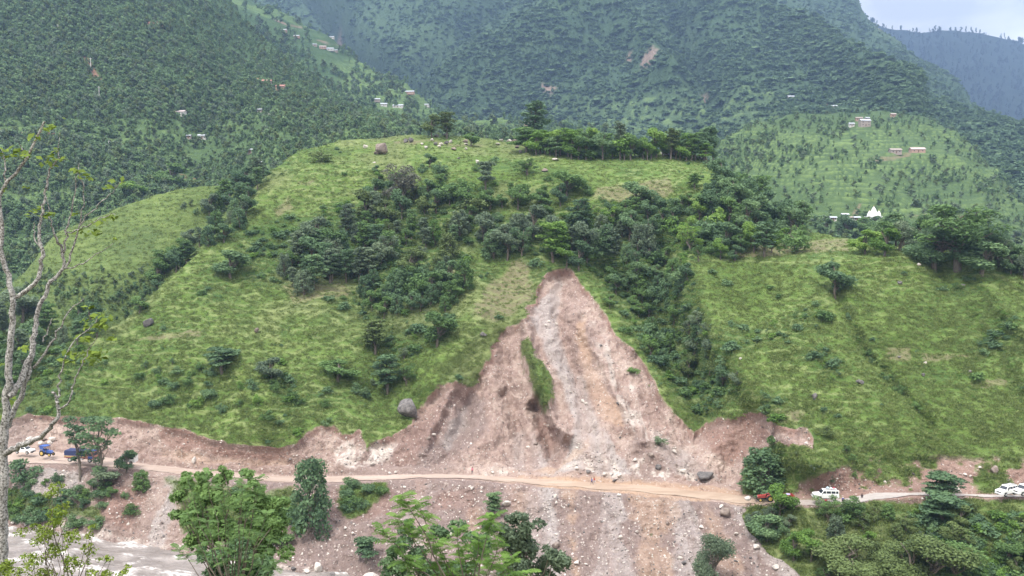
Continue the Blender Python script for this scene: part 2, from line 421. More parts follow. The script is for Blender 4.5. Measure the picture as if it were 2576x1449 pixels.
def near_disp(L):
    u, v, P = L.u, L.v, L.P
    wob = fbm(np.stack([u, v, 0 * u], -1), 60, 3, 3) * 9 + fbm(np.stack([u, v, 0 * u], -1), 13, 3, 4, .6) * 6
    sdS = np.maximum(poly_sd(u + wob * .6, v + wob, SLIDE_ALL), poly_sd(u + wob * .5, v + wob * .6, LEFTCUT))
    sdI = poly_sd(u + wob * .5, v + wob * .5, ISLAND)
    sdR = poly_sd(u + wob, v + wob * 1.2, RIGHTCUT)
    L.sdS, L.sdI, L.sdR, L.wob = sdS, sdI, sdR, wob
    on_road = sstep(v, interp(u, V_IN) - 5, interp(u, V_IN) - 1) * (1 - sstep(v, interp(u, V_OUT) + 0, interp(u, V_OUT) + 5))
    L.on_road = on_road
    below = sstep(v, interp(u, V_OUT), interp(u, V_OUT) + 25)
    sc_in = sstep(sdS, 0, 7) * (1 - sstep(sdI, -6, 3)) * (1 - below)
    d = -2.4 * sc_in * sstep(interp(u, V_IN) - v, 0, 40)
    gr = 1 - sstep(sdS, -3, 2)
    # rolling face of the hill
    D = fbm(P, (55, 60, 60), 3, 11) * 5.0 * (1 - on_road)
    d = d + (fbm(P, 14, 3, 12) * 1.5 + fbm(P, (3.4, 2.6, 2.2), 3, 13, .6) * 0.62) * (0.35 + 0.65 * gr) * (1 - on_road)
    # cattle tracks: narrow contour steps
    lev = P[..., 2] / 1.9 + fbm(P, (11, 9, 7), 4, 21, .6) * 2.0
    fr = lev - np.floor(lev)
    L.track = np.exp(-((fr - 0.5) / 0.11) ** 2) * gr * sstep(fbm(P, 30, 2, 22), -0.6, 0.0)
    d = d + (sstep(fr, 0.3, 0.6) - fr) * 0.42 * gr * (1 - on_road) * (.25 + .75 * sstep(fbm(P, 18, 3, 22), -0.2, 0.35))
    # ravines and spurs drawn by hand
    for pts, w, dep in (
        ([(1530, 690), (1600, 760), (1660, 850), (1720, 960), (1765, 1050)], 42, -8.0),
        ([(1745, 680), (1770, 760), (1830, 860), (1900, 960), (1960, 1060), (2060, 1180)], 48, 7.0),
        ([(1650, 640), (1660, 760), (1720, 860), (1780, 960)], 36, -6.0),
        ([(2080, 680), (2110, 760), (2140, 830), (2185, 890), (2240, 950), (2290, 1010), (2340, 1070)], 17, -2.6),
        ([(2330, 640), (2420, 760), (2500, 880), (2576, 1010), (2620, 1080)], 17, -1.8),
        ([(2420, 640), (2500, 730), (2576, 830), (2640, 900)], 26, 3.5),
        ([(880, 470), (980, 520), (1080, 560), (1200, 640), (1230, 700)], 60, -5.0),
        ([(900, 640), (880, 760), (960, 860), (950, 980)], 45, -3.5),
        ([(1230, 700), (1200, 800), (1130, 900), (1080, 960)], 40, 3.0),
        ([(480, 700), (560, 800), (640, 920), (680, 1040)], 60, 4.0),
        ([(300, 830), (330, 900), (400, 960), (500, 1040)], 40, -3.0),
        ([(1320, 800), (1325, 850), (1350, 920), (1375, 990), (1395, 1045), (1420, 1090)], 16, 5.0),
        ([(1262, 850), (1270, 950), (1300, 1050), (1330, 1140)], 18, -2.5),
        ([(1410, 700), (1400, 800), (1440, 920), (1470, 1020), (1480, 1080)], 22, -3.0),
        ([(1345, 1020), (1380, 1080), (1395, 1150)], 20, -4.5),
        ([(1200, 960), (1160, 1060), (1130, 1150)], 20, -2.5),
        ([(1140, 960), (1090, 1060), (1050, 1150)], 16, 2.5),
        ([(1440, 780), (1520, 900), (1560, 1000), (1620, 1100)], 16, 2.6),
        ([(1600, 900), (1640, 1020), (1700, 1130)], 16, -2.5),
        ([(1120, 1195), (1180, 1140), (1230, 1090)], 25, 1.8),
        ([(1560, 1215), (1500, 1150), (1480, 1060)], 60, 3.5),
        ([(1740, 1225), (1700, 1170), (1660, 1100)], 45, 2.2),
        ([(1900, 1060), (1860, 1120), (1840, 1200)], 40, -3.0),
    ):
        D = D + dep * np.exp(-(line_d(u + wob, v, pts) / w) ** 2) * (1 - on_road)
    # raw ground: gullies down the fall line, lumps, stones
    raw = sstep(sdS, 0, 6) * (1 - on_road)
    gu = fbm(np.stack([P[..., 0], P[..., 2] * 0.12, P[..., 1] * 0.05], -1), (9, 9, 9), 4, 31, 0.55, True)
    gf = fbm(np.stack([P[..., 0], P[..., 2] * 0.25, P[..., 1] * 0.05], -1), (3.2, 3, 3), 3, 32, 0.55, True)
    gu = gu * (.5 + .5 * sstep(fbm(P, 18, 2, 38), -.2, .3))
    blk = np.floor((fbm(P, (4, 4, 3), 3, 39, .6) + .6) * 5) / 5 * (1 - below * .6)          # broken ledges
    d = d + raw * (gu * (0.9 + 1.0 * below) + gf * 0.3 + fbm(P, 5.0, 5, 33, 0.68) * 1.5 + blk * 1.6 + fbm(P, 1.3, 2, 34) * 0.3)
    d = d + below * (1 - raw) * (fbm(P, 7, 3, 35) * 1.4)
    rc = sstep(sdR, 0, 6) * (1 - on_road)
    d = d + rc * (fbm(P, 4, 4, 36, 0.65) * 1.3 - 0.8)
    fade = np.where(v < interp(u, V_IN), sstep(interp(u, V_IN) - v, 0, 34), sstep(v - interp(u, V_OUT), 0, 20))
    D = D * np.where(v < interp(u, V_IN), sstep(interp(u, V_IN) - v, 0, 110), .35 * sstep(v - interp(u, V_OUT), 0, 120))
    d = d * fade; L.dray = D
    d = d + on_road * fbm(P, 4, 2, 37) * 0.07
    return d

near = sheet('near', -260, 2840, 2.6, [
    (lambda x: HZ + (-(zat(interp(x, V_BANK), interp(x, Y_BANK)) - 6)) / (interp(x, Y_BANK) - 8) * F, lambda x: interp(x, Y_BANK) - 8),
    (K(*V_BANK), K(*Y_BANK)), (K(*V_OUT), K(*Y_OUT)), (K(*V_IN), yin), (K(*V_CUT), ycut), (K(*V_BROW), ybrow), (K(*V_CREST), ycrest), (vback, lambda x: ycrest(x) + 70)], 2.3, near_disp)

def near_masks(L):
    u, v, P = L.u, L.v, L.P
    wob = L.wob; n1 = fbm(P, 7, 4, 41, 0.6); n2 = fbm(P, 2.0, 3, 42, 0.6)
    soil = np.maximum(sstep(L.sdS + n2 * 4, -1.5, 1.5) * (1 - sstep(L.sdI + n1 * 16 + n2 * 7, -2, 6)), 0)
    soil = np.maximum(soil, sstep(L.sdR, -2, 8) * sstep(n1 + n2 * .6, -0.28, 0.12))
    soil = np.maximum(soil, L.on_road)
    # grass creeping over the lower left slope
    lowgreen = sstep(poly_sd(u, v, [(420, 1210), (600, 1215), (760, 1240), (830, 1250), (720, 1330), (600, 1400), (460, 1350)]) + n1 * 30, 0, 22) * 0.75
    lowgreen = np.maximum(lowgreen, sstep(poly_sd(u, v, [(850, 1218), (980, 1216), (985, 1250), (920, 1300), (870, 1320), (845, 1270)]) + n1 * 20, 0, 10))
    lowgreen = np.maximum(lowgreen, sstep(poly_sd(u, v, [(0, 1245), (120, 1250), (260, 1290), (270, 1320), (0, 1310)]) + n1 * 25, 0, 12) * .8)
    soil = soil * (1 - lowgreen)
    def P_(poly, w=12, amp=14):
        return sstep(poly_sd(u + wob, v + wob, poly) + n1 * amp, 0, w)
    st = fbm(np.stack([P[..., 0], P[..., 2] * 0.10, P[..., 1] * 0.03], -1), 4.5, 4, 43, 0.6)
    st2 = fbm(np.stack([P[..., 0], P[..., 2] * 0.05, 0 * u], -1), 1.4, 3, 44, 0.6)
    grey = P_([(1330, 790), (1398, 690), (1428, 700), (1402, 770), (1420, 850), (1445, 940), (1490, 1020), (1520, 1090), (1580, 1150), (1600, 1200), (1385, 1200), (1430, 1130), (1440, 1050), (1405, 960), (1370, 880), (1345, 830)])
    grey = np.maximum(grey, P_([(1440, 930), (1470, 930), (1500, 1030), (1560, 1130), (1560, 1200), (1440, 1200), (1450, 1080)]))
    grey = np.maximum(grey, 0.8 * P_([(1120, 1000), (1190, 1000), (1180, 1070), (1130, 1130), (1090, 1100)], 20, 22))
    grey = np.maximum(grey, 0.8 * P_([(1280, 1060), (1330, 1060), (1400, 1130), (1380, 1200), (1260, 1190)], 20, 26))
    grey = np.maximum(grey, 0.7 * P_([(1650, 1060), (1740, 1120), (1840, 1210), (1700, 1200), (1620, 1120)], 20, 26))
    grey = np.maximum(grey, 0.8 * P_([(60, 1200), (140, 1190), (330, 1200), (260, 1280), (60, 1270)], 14, 30) * sstep(st, -.2, .2))
    below = v > interp(u, V_OUT)
    for a, b, c, d_ in ((1320, 1402, 1330, 1420), (1500, 1562, 1480, 1600), (1690, 1730, 1700, 1800), (1795, 1850, 1950, 2080), (430, 470, 330, 380), (1040, 1110, 960, 1050), (1880, 1860, 1930, 1900)):
        grey = np.maximum(grey, below * P_([(a, 1215), (b, 1215), (d_, 1480), (d_ + 60, 1700), (c - 20, 1700), (c, 1480)], 14, 40) * 0.9)
    grey = grey * (0.55 + 0.8 * st)
    orange = P_([(1440, 790), (1485, 770), (1475, 830), (1500, 900), (1480, 930), (1445, 860)], 14, 14)
    orange = np.maximum(orange, 0.6 * P_([(1440, 860), (1500, 900), (1560, 1010), (1580, 1090), (1520, 1060), (1470, 970)], 14, 18))
    orange = np.maximum(orange, P_([(1180, 1196), (1400, 1200), (1560, 1205), (1750, 1215), (1870, 1235), (1990, 1262), (1990, 1278), (1700, 1262), (1500, 1240), (1300, 1218), (1180, 1207)], 6, 8))
    orange = np.maximum(orange, 0.55 * P_([(1250, 1180), (1280, 1190), (1400, 1195), (1450, 1150), (1500, 1080), (1440, 1130), (1400, 1175)], 6, 6))
    for a, b, c, d_ in ((1405, 1460, 1425, 1475), (1570, 1690, 1600, 1690), (1735, 1790, 1810, 1900), (1290, 1320, 1290, 1320), (1185, 1215, 1180, 1210)):
        orange = np.maximum(orange, 0.55 * below * P_([(a, 1215), (b, 1215), (d_, 1480), (d_ + 30, 1700), (c, 1700), (c, 1480)], 22, 46))
    orange = np.maximum(orange, 0.5 * P_([(400, 1120), (560, 1120), (740, 1140), (740, 1180), (500, 1178), (380, 1150)], 20, 22))
    orange = orange * (0.62 + 0.6 * st)
    white = P_([(1395, 1188), (1470, 1132), (1560, 1150), (1640, 1140), (1720, 1150), (1850, 1212), (1700, 1222), (1560, 1205)], 18, 30) * sstep(n2 + st2, -0.15, 0.35)
    white = np.maximum(white, P_([(838, 1120), (900, 1105), (1000, 1110), (990, 1150), (930, 1188), (840, 1188)], 14, 20) * sstep(n1 + n2, -.35, .1))
    white = np.maximum(white, 0.7 * P_([(1470, 770), (1500, 790), (1600, 930), (1650, 1050), (1700, 1110), (1600, 1110), (1540, 990), (1500, 880)], 20, 24) * sstep(n1 + st2, -.3, .25))
    white = np.maximum(white, 0.7 * P_([(1185, 1198), (1220, 1170), (1290, 1185), (1330, 1198)], 10, 12) * sstep(n2, -.2, .2))
    white = np.maximum(white, P_([(0, 1296), (110, 1300), (300, 1345), (460, 1375), (860, 1448), (1000, 1480), (1000, 1530), (700, 1450), (300, 1372), (0, 1330)], 8, 12) * .65 * sstep(n2, -.3, .2))
    edge = sstep(L.sdS, -1, 1) * (1 - sstep(L.sdS, 2, 7 + n1 * 10)) * sstep(n1 + n2 * .5, -.4, .1) * (v < interp(u, V_IN) - 14)
    red = np.maximum(edge * 0.9, 0)
    red = np.maximum(red, 0.75 * P_([(380, 1062), (700, 1128), (745, 1122), (740, 1160), (560, 1150), (400, 1110)], 14, 20))
    red = np.maximum(red, 0.5 * P_([(1010, 1080), (1070, 1010), (1130, 965), (1210, 940), (1180, 1020), (1120, 1090), (1040, 1180), (960, 1190)], 20, 30))
    red = np.maximum(red, 0.6 * P_([(1350, 1040), (1400, 1070), (1410, 1120), (1370, 1170), (1350, 1100)], 14, 16))
    red = np.maximum(red, 0.75 * P_([(1760, 1075), (1890, 1040), (1960, 1075), (1900, 1120), (1840, 1160), (1790, 1130)], 14, 20))
    red = np.maximum(red, 0.65 * sstep(L.sdR, 0, 10))
    red = np.maximum(red, 0.5 * below * P_([(700, 1215), (1300, 1215), (1280, 1300), (1000, 1330), (760, 1330)], 30, 40) * sstep(st, -.3, .2))
    red = np.maximum(red, 0.6 * below * P_([(250, 1230), (380, 1240), (330, 1340), (230, 1320)], 16, 20))
    red = np.maximum(red, 0.7 * below * P_([(1880, 1275), (2060, 1275), (2120, 1290), (2090, 1330), (1990, 1310), (1900, 1300)], 10, 20))
    red = red * (1 - white)
    dry = 0.9 * P_([(1185, 760), (1230, 690), (1290, 650), (1350, 650), (1352, 740), (1310, 795), (1250, 820), (1180, 800)], 20, 22)
    for c in ([(325, 855), (420, 830), (520, 830), (500, 858), (400, 862)], [(985, 358), (1060, 350), (1150, 352), (1250, 352), (1200, 366), (1060, 372), (1000, 372)], [(1090, 690), (1140, 672), (1180, 690), (1120, 712)], [(700, 710), (860, 700), (900, 740), (740, 770)], [(2230, 870), (2290, 870), (2290, 905), (2230, 905)], [(2310, 890), (2440, 888), (2440, 905), (2320, 915)], [(2430, 950), (2540, 955), (2540, 980), (2440, 975)], [(1920, 1010), (2040, 1030), (2010, 1075), (1960, 1060)], [(740, 455), (790, 450), (800, 462), (750, 468)], [(1680, 440), (1500, 470), (1480, 500), (1600, 520), (1700, 480)], [(680, 520), (730, 495), (740, 520), (690, 545)]):
        dry = np.maximum(dry, 0.8 * P_(c, 8, 10))
    dry = np.maximum(dry, .85 * P_([(1850, 620), (1920, 611), (2060, 606), (2140, 606), (2140, 634), (2060, 640), (1940, 645), (1850, 650)], 6, 5))
    dry = np.maximum(dry, 0.35 * sstep(fbm(P, 22, 3, 45), 0.15, 0.5))
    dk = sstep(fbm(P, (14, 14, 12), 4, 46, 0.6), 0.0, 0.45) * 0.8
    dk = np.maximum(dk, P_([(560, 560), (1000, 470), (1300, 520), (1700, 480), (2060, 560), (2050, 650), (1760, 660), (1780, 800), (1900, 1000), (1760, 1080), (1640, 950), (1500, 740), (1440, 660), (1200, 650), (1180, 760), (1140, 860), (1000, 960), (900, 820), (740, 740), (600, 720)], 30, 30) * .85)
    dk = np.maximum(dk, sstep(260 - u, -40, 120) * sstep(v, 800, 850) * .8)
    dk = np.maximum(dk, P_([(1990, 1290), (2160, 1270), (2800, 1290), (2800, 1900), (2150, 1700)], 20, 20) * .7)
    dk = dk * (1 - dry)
    dark_debris = np.maximum(.85 * P_([(945, 1195), (1000, 1100), (1050, 1040), (1130, 960), (1200, 970), (1250, 1000), (1230, 1080), (1160, 1130), (1080, 1190)], 20, 24), .95 * below * sstep(st + .4, -.2, .2) * (1 - .6 * (u < 480)))
    dark_debris = np.maximum(dark_debris, .6 * sstep(fbm(P, 16, 3, 48), .05, .4))
    m = dict(maskA=(soil, grey, orange), maskB=(white, red, np.maximum(L.track, np.exp(-(line_d(u, v, [(1712, 655), (1800, 653), (1900, 656), (2000, 662), (2140, 655)]) / 2.5) ** 2)) * (1 - soil) * .9), maskC=(dry, dk, dark_debris))
    L.soil = soil
    return m

M_HILL = mat_hillside()
near_masks_cache = near_masks(near)
sheet_mesh(near, 'hillside', M_HILL, near_masks_cache)

# houses: (sheet, u, v of the foot, width in frame units, roof, wall, label, extra)
HOUSES = [
 ('flank', 675, 212, 22, 'red', 'stone', 'dark stone house with rusty roof, first of the red earth row'), ('flank', 713, 225, 22, 'red', 'clay', 'red clay house at the lower end of the red earth row'),
 ('flank', 452, 290, 24, 'pink', 'white', 'long house with pale pink roof among the flank woods'), ('flank', 655, 282, 11, 'white', 'stone', 'tiny white roofed hut alone above the brown clearing'),
 ('flank', 692, 297, 14, 'pink', 'clay', 'small clay house with pinkish roof on the brown clearing'), ('flank', 470, 348, 11, 'white', 'stone', 'small white roofed hut beside the longer white roof'),
 ('flank', 502, 350, 19, 'white', 'white', 'longer white roofed house beside the small hut'), ('flank', 662, 417, 14, 'white', 'white', 'white house right behind the hill crest trees'),
 ('flank', 632, 384, 9, 'white', 'stone', 'tiny pale hut between flank woods and hill crest'),
 ('ridge', 716, 80, 14, 'white', 'clay', 'clay house with white roof highest on the village ridge'), ('ridge', 748, 95, 14, 'white', 'clay', 'white roofed house just under the highest ridge house'),
 ('ridge', 838, 97, 11, 'white', 'white', 'small white house on the ridge skyline'), ('ridge', 793, 116, 10, 'white', 'stone', 'small hut at the upper end of the ridge hamlet'),
 ('ridge', 813, 122, 16, 'pink', 'clay', 'clay house in the middle of the ridge hamlet'), ('ridge', 829, 127, 22, 'white', 'white', 'long white roofed house of the ridge hamlet'),
 ('ridge', 845, 131, 10, 'white', 'stone', 'little white roofed hut ending the ridge hamlet'), ('ridge', 1025, 236, 34, 'white', 'clay', 'large tan house on the end of the terraced ridge'),
 ('ridge', 1073, 268, 12, 'white', 'white', 'pale block house under the ridge end'), ('ridge', 952, 255, 14, 'white', 'stone', 'upper of the three white roofs below the terraces'),
 ('ridge', 968, 267, 16, 'white', 'white', 'middle one of the three white roofs below the terraces'), ('ridge', 1002, 271, 26, 'white', 'white', 'longest white roof below the terraces'),
 ('ridge', 985, 320, 11, 'red', 'clay', 'red clay hut just behind the hill crest'), ('ridge', 1012, 320, 24, 'white', 'stone', 'long white roofed house just behind the hill crest'),
 ('ridge', 1332, 310, 30, 'white', 'clay', 'tan house with white roof beside the tallest hilltop tree', dict(storeys=2)),
 ('dome', 2170, 318, 25, 'white', 'stone', 'long house with white and blue roof over the terraced hill', dict(storeys=2)), ('dome', 2138, 318, 13, 'white', 'white', 'smaller white roofed house next to the long one'),
 ('dome', 2158, 304, 16, 'slate', 'clay', 'slate roofed house above the long white roof'), ('dome', 2180, 302, 10, 'white', 'stone', 'small hut above the long white roof'),
 ('big', 2086, 272, 15, 'white', 'clay', 'pinkish house alone higher on the mountain'), ('big', 2066, 268, 8, 'red', 'clay', 'tiny clay hut beside the pinkish mountain house'),
 ('big', 1978, 248, 16, 'white', 'stone', 'highest house on the right mountain slope'.replace('right ', 'great ')), ('dome', 2242, 294, 12, 'pink', 'clay', 'pink roofed hut at the wood edge above the terraced hill'),
 ('dome', 2250, 386, 27, 'slate', 'stone', 'dark stone farmhouse on the terraced hill'), ('dome', 2304, 384, 34, 'pink', 'clay', 'long tan farmhouse on the terraced hill'),
 ('dome', 2097, 556, 15, 'white', 'white', 'white house farthest along from the temple'), ('dome', 2124, 548, 16, 'white', 'stone', 'house with white ridge above the temple village'),
 ('dome', 2134, 556, 16, 'slate', 'white', 'slate roofed white house near the temple'), ('dome', 2152, 556, 14, 'white', 'stone', 'low white roofed shed nearest to the temple'),
 ('dome', 2232, 579, 24, 'white', 'stone', 'first long white roof under the temple', dict(yaw=0.0)), ('dome', 2260, 580, 30, 'white', 'white', 'second long white roof under the temple', dict(yaw=0.05)),
 ('dome', 2310, 578, 12, 'white', 'stone', 'small white hut beside the long white roofs'),
 ('near', 1603, 384, 16, 'blue', 'stone', 'blue roofed house hidden in the farm grove'), ('near', 1674, 388, 22, 'slate', 'white', 'white farmhouse behind the grove trees'), ('near', 1697, 388, 14, 'white', 'stone', 'white roofed shed at the end of the farm grove'),
]
def house_clear(L, d, key):
    for h_ in HOUSES:
        if h_[0] == key:
            d = d * (1 - np.exp(-((L.u - h_[1]) / (h_[3] * .75 + 3)) ** 2 - ((L.v - h_[2] - 12) / 20) ** 2))
    return d

# ------------------------------------------------------------------ road and river
def strip(name, mat, rows, xs, lift=0.0, nsub=8, **props):
    V = []
    for k in range(nsub + 1):
        t = k / nsub
        p = rows[0] * (1 - t) + rows[1] * t
        V.append(p + np.array([0, 0, lift]))
    V = np.stack(V, 0); H, W = V.shape[:2]
    idx = np.arange(H * W).reshape(H, W)
    f = np.stack([idx[:-1, :-1], idx[:-1, 1:], idx[1:, 1:], idx[1:, :-1]], -1).reshape(-1, 4)
    return V, f

xs_r = np.arange(-260, 2840, 4.0)
jo = fbm(np.stack([xs_r, 0 * xs_r, 0 * xs_r], -1), 50, 5, 63, .65) * 5
ji = fbm(np.stack([xs_r, 0 * xs_r + 9, 0 * xs_r], -1), 60, 5, 64, .65) * 5
ro = ray(xs_r, interp(xs_r, V_OUT) - 2.5 + jo, interp(xs_r, Y_OUT))
ri = ray(xs_r, interp(xs_r, V_IN) + 2 + ji, yin(xs_r) * (interp(xs_r, V_IN) - HZ) / (interp(xs_r, V_IN) + 2 + ji - HZ)); ri[:, 2] = ro[:, 2] + 0.15
ro = ray(xs_r, proj(ro)[1], interp(xs_r, Y_OUT) * (interp(xs_r, V_OUT) - HZ) / (interp(xs_r, V_OUT) - 2.5 + jo - HZ)); ri[:, 2] = ro[:, 2] + .1
V, f = strip('road', None, (ro, ri), xs_r, 0.10, 10)
V[..., 2] += fbm(V, (5, 3, 3), 3, 61) * 0.10 - 0.10 * np.exp(-((np.linspace(0, 1, 11)[:, None] - 0.32) / 0.09) ** 2) - 0.10 * np.exp(-((np.linspace(0, 1, 11)[:, None] - 0.68) / 0.09) ** 2)
t = NT('road_dirt', 0.9, 0.15)
px = t.n.new('ShaderNodeSeparateXYZ'); t.lk(t.pos(), px.inputs[0])
n = t.noise(0.5, 5, 0.65, stretch=(0.25, 1, 1)); n2 = t.noise(4, 3, 0.6)
base = t.mix(t.rng(n, 0.3, 0.7), (0.31, 0.24, 0.20), (0.42, 0.34, 0.295))
org = t.mix(t.rng(n, 0.3, 0.7), (0.30, 0.22, 0.165), (0.42, 0.33, 0.26))
gry = t.mix(t.rng(n, 0.3, 0.7), (0.29, 0.265, 0.25), (0.42, 0.385, 0.365))
c = t.mix(t.math('MULTIPLY', t.rng(px.outputs[0], -10, 15), t.rng(px.outputs[0], 57, 48)), base, org)
c = t.mix(t.rng(px.outputs[0], 52, 62), c, gry)
c = t.mix(t.rng(n2, 0.55, 0.75, 0, 0.5), c, (0.3, 0.21, 0.17))
t.color(c); t.bump(n2, 0.5, 0.3)
me = mesh_np('road', V.reshape(-1, 3), f, t.m, True)
add_obj('road', me, kind='structure')

# river: a tilted sheet with rapids
xw = np.arange(-260, 2840, 5.0)
bk = ray(xw, interp(xw, V_BANK), interp(xw, Y_BANK) + 0.5)
far_ = bk.copy(); far_[:, 1] += 1.5; far_[:, 0] *= far_[:, 1] / bk[:, 1]
nearw = bk.copy(); nearw[:, 1] = 112; nearw[:, 0] *= 112 / bk[:, 1]
V, f = strip('river', None, (far_, nearw), xw, 0.25, 130)
q = V * np.array([1, 1, 0])
wv = fbm(q, (7, 2.6, 1), 4, 71, 0.6, True)
V[..., 2] += wv * 0.6 + fbm(q, (25, 8, 1), 2, 72) * 0.5
t = NT('river_water', 0.25, 0.5)
A = t.attr('foam'); n = t.noise(0.35, 5, 0.7, stretch=(0.5, 1, 1)); n2 = t.noise(1.6, 4, 0.7, stretch=(0.5, 1, 1))
c = t.mix(t.rng(n, 0.3, 0.7), (0.13, 0.11, 0.10), (0.30, 0.265, 0.25))
c = t.mix(t.math('MULTIPLY', A, t.rng(n2, 0.42, 0.6)), c, (0.80, 0.76, 0.74))
t.color(c); t.bump(t.math('ADD', n, t.math('MULTIPLY', n2, 0.5)), 0.6, 0.8)
t.b.inputs['Roughness'].default_value = 0.35
foam = sstep(wv + 0.6 * fbm(q, (16, 6, 1), 2, 73), 0.3, 0.65)
shore = np.exp(-np.linspace(0, 130, 131)[:, None] / 3.0) * 0.7
me = mesh_np('river', V.reshape(-1, 3), f, t.m, True, {'foam': ('POINT', 'FLOAT', np.clip(foam + shore, 0, 1).ravel())})
add_obj('river', me, kind='structure')

# the near bank that the camera stands on
gx = np.linspace(-150, 150, 160); gy = np.concatenate([np.linspace(-40, 20, 50), np.linspace(20.5, 124, 110)])
GX, GY = np.meshgrid(gx, gy)
rz = np.interp(GX[0], bk[:, 0] * 120 / bk[:, 1], bk[:, 2])[None]
prof = np.interp(GY, [-40, 0, 4, 10, 40, 90, 116, 124], [12, -1.7, -3.4, -8.5, -27, -50, -62, -70])
GZ = prof + np.where(GY > 90, (rz + 65) * sstep(GY, 90, 116), 0)
PP = np.stack([GX, GY, GZ], -1)
PP[..., 2] += (fbm(PP * [1, 1, 0], 14, 3, 81) * 1.4 + fbm(PP * [1, 1, 0], 2.5, 3, 82) * 0.4) * sstep(GY, 3, 14)
def bank_z(x, y):
    j = int(np.clip(np.searchsorted(gx, x), 0, len(gx) - 1)); i = int(np.clip(np.searchsorted(gy, y), 0, len(gy) - 1))
    return float(PP[i, j, 2])
H, W = GX.shape; idx = np.arange(H * W).reshape(H, W)
f = np.stack([idx[:-1, :-1], idx[:-1, 1:], idx[1:, 1:], idx[1:, :-1]], -1).reshape(-1, 4)
t = NT('bank_ground', 0.95, 0.1); n = t.noise(0.5, 5); n2 = t.noise(4, 4)
t.color(t.mix(t.rng(n, 0.35, 0.65), t.mix(t.rng(n2, .3, .7), (0.05, 0.09, 0.03), (0.10, 0.16, 0.05)), (0.2, 0.14, 0.1))); t.bump(n2, 0.6, 0.3)
add_obj('ground', mesh_np('ground', PP.reshape(-1, 3), f, t.m, True), kind='structure')

# ------------------------------------------------------------------ far terrain
def terrace(L, h, w, seed=5, amt=1.0):
    """steps of height h where w is 1; returns lip mask"""
    z = L.P[..., 2]
    lev = z / h + fbm(L.P, 45, 3, seed) * 1.6
    fr = lev - np.floor(lev)
    L.P[..., 2] += (sstep(fr, 0.55, 1.0) - fr) * h * w * amt
    L.pu, L.pv = proj(L.P)
    return np.exp(-((fr - 0.93) / 0.10) ** 2) * w

def far_sheet(key, x0, x1, dx, base, crest, yb, yc, dv, disp, mid=None, back=(120, 90)):
    rows = [(K(*base), K(*yb))]
    if mid: rows.append((K(*mid[0]), K(*mid[1])))
    rows.append((K(*crest), K(*yc)))
    rows.append((lambda x: HZ - (zat(interp(x, crest), interp(x, yc)) - back[1]) / (interp(x, yc) + back[0]) * F, lambda x: interp(x, yc) + back[0]))
    return sheet(key, x0, x1, dx, rows, dv, disp)

def rel(amp, sc, seed, extra=()):
    def f(L):
        q = L.P
        d = fbm(q, (sc, sc, sc * 1.4), 5, seed, 0.52) * amp + fbm(q, (sc * .5, sc * .6, sc * 1.6), 4, seed + 9, 0.5, True) * amp * 0.35
        for pts, w, dep in extra:
            d = d + dep * np.exp(-(line_d(L.u, L.v, pts) / w) ** 2)
        return d * sstep(np.arange(L.P.shape[0])[:, None] / L.P.shape[0], -0.1, 0.1)
    return f

G1 = ((0.05, 0.09, 0.042), (0.075, 0.128, 0.052), (0.115, 0.18, 0.072))
# grassy hump behind the main hill, on its river side
hump = far_sheet('hump', -260, 760, 3, [(-300, 960), (0, 940), (300, 900), (500, 780), (760, 640)],
    [(-300, 830), (-100, 790), (0, 740), (60, 690), (100, 645), (150, 592), (200, 565), (250, 545), (300, 522), (340, 508), (420, 482), (500, 460), (545, 449), (600, 462), (660, 480), (760, 520)],
    [(-300, 240), (760, 300)], [(-300, 300), (150, 335), (545, 350), (760, 370)], 3,
    lambda L: fbm(L.P, 30, 4, 101) * 3.0 + fbm(L.P, 3, 3, 102) * 0.5 - 5 * np.exp(-(line_d(L.u, L.v, [(560, 480), (480, 580), (420, 660), (300, 780)]) / 40) ** 2))
n1 = fbm(hump.P, 20, 4, 103)
dk = sstep(n1, 0.0, 0.4) * .7 + sstep(hump.v, 620, 760) * .5 + sstep(hump.u, 430, 560) * sstep(hump.v, 450, 560) * .6
lev = hump.P[..., 2] / 2 + n1 * 2
sheet_mesh(hump, 'hill', M_HILL, dict(maskA=(0 * n1, 0 * n1, 0 * n1), maskB=(0 * n1, 0 * n1, np.exp(-(((lev % 1) - .5) / .12) ** 2) * .35), maskC=(0 * n1 + .15, dk, 0 * n1)))

# the wooded mountain flank that fills the upper corner over the river
flank = far_sheet('flank', -420, 1330, 4, [(-420, 860), (0, 840), (200, 700), (500, 600), (700, 470), (1000, 420), (1330, 400)],
    [(-420, -380), (300, -300), (480, -130), (545, -40), (585, 10), (640, 75), (700, 130), (760, 178), (830, 232), (900, 275), (960, 296), (1060, 312), (1180, 335), (1330, 352)],
    [(-420, 340), (0, 345), (300, 400), (700, 470), (1330, 520)], [(-420, 1250), (500, 1100), (700, 950), (900, 800), (1100, 680), (1330, 640)], 3.4,
    rel(14, 120, 111, [([(620, 60), (560, 200), (500, 330), (470, 420)], 50, -10), ([(780, 200), (720, 300), (700, 400)], 40, 8)]),
    mid=([(-420, 370), (0, 350), (400, 360), (700, 350), (900, 340), (1330, 380)], [(-420, 540), (0, 560), (400, 590), (700, 610), (1000, 600), (1330, 590)]))
u, v = flank.u, flank.v
tw = np.maximum(sstep(v, 270, 330) * (1 - sstep(v, 520, 600)) * (0.35 + 0.65 * sstep(fbm(flank.P, 50, 3, 114), -0.25, 0.15)), .7 * sstep(poly_sd(u, v, [(560, 60), (600, 110), (700, 200), (780, 250), (720, 230), (600, 150), (540, 100)]), -10, 20))
lip = terrace(flank, 3.0, tw, 115)
n1 = fbm(flank.P, 30, 4, 116)
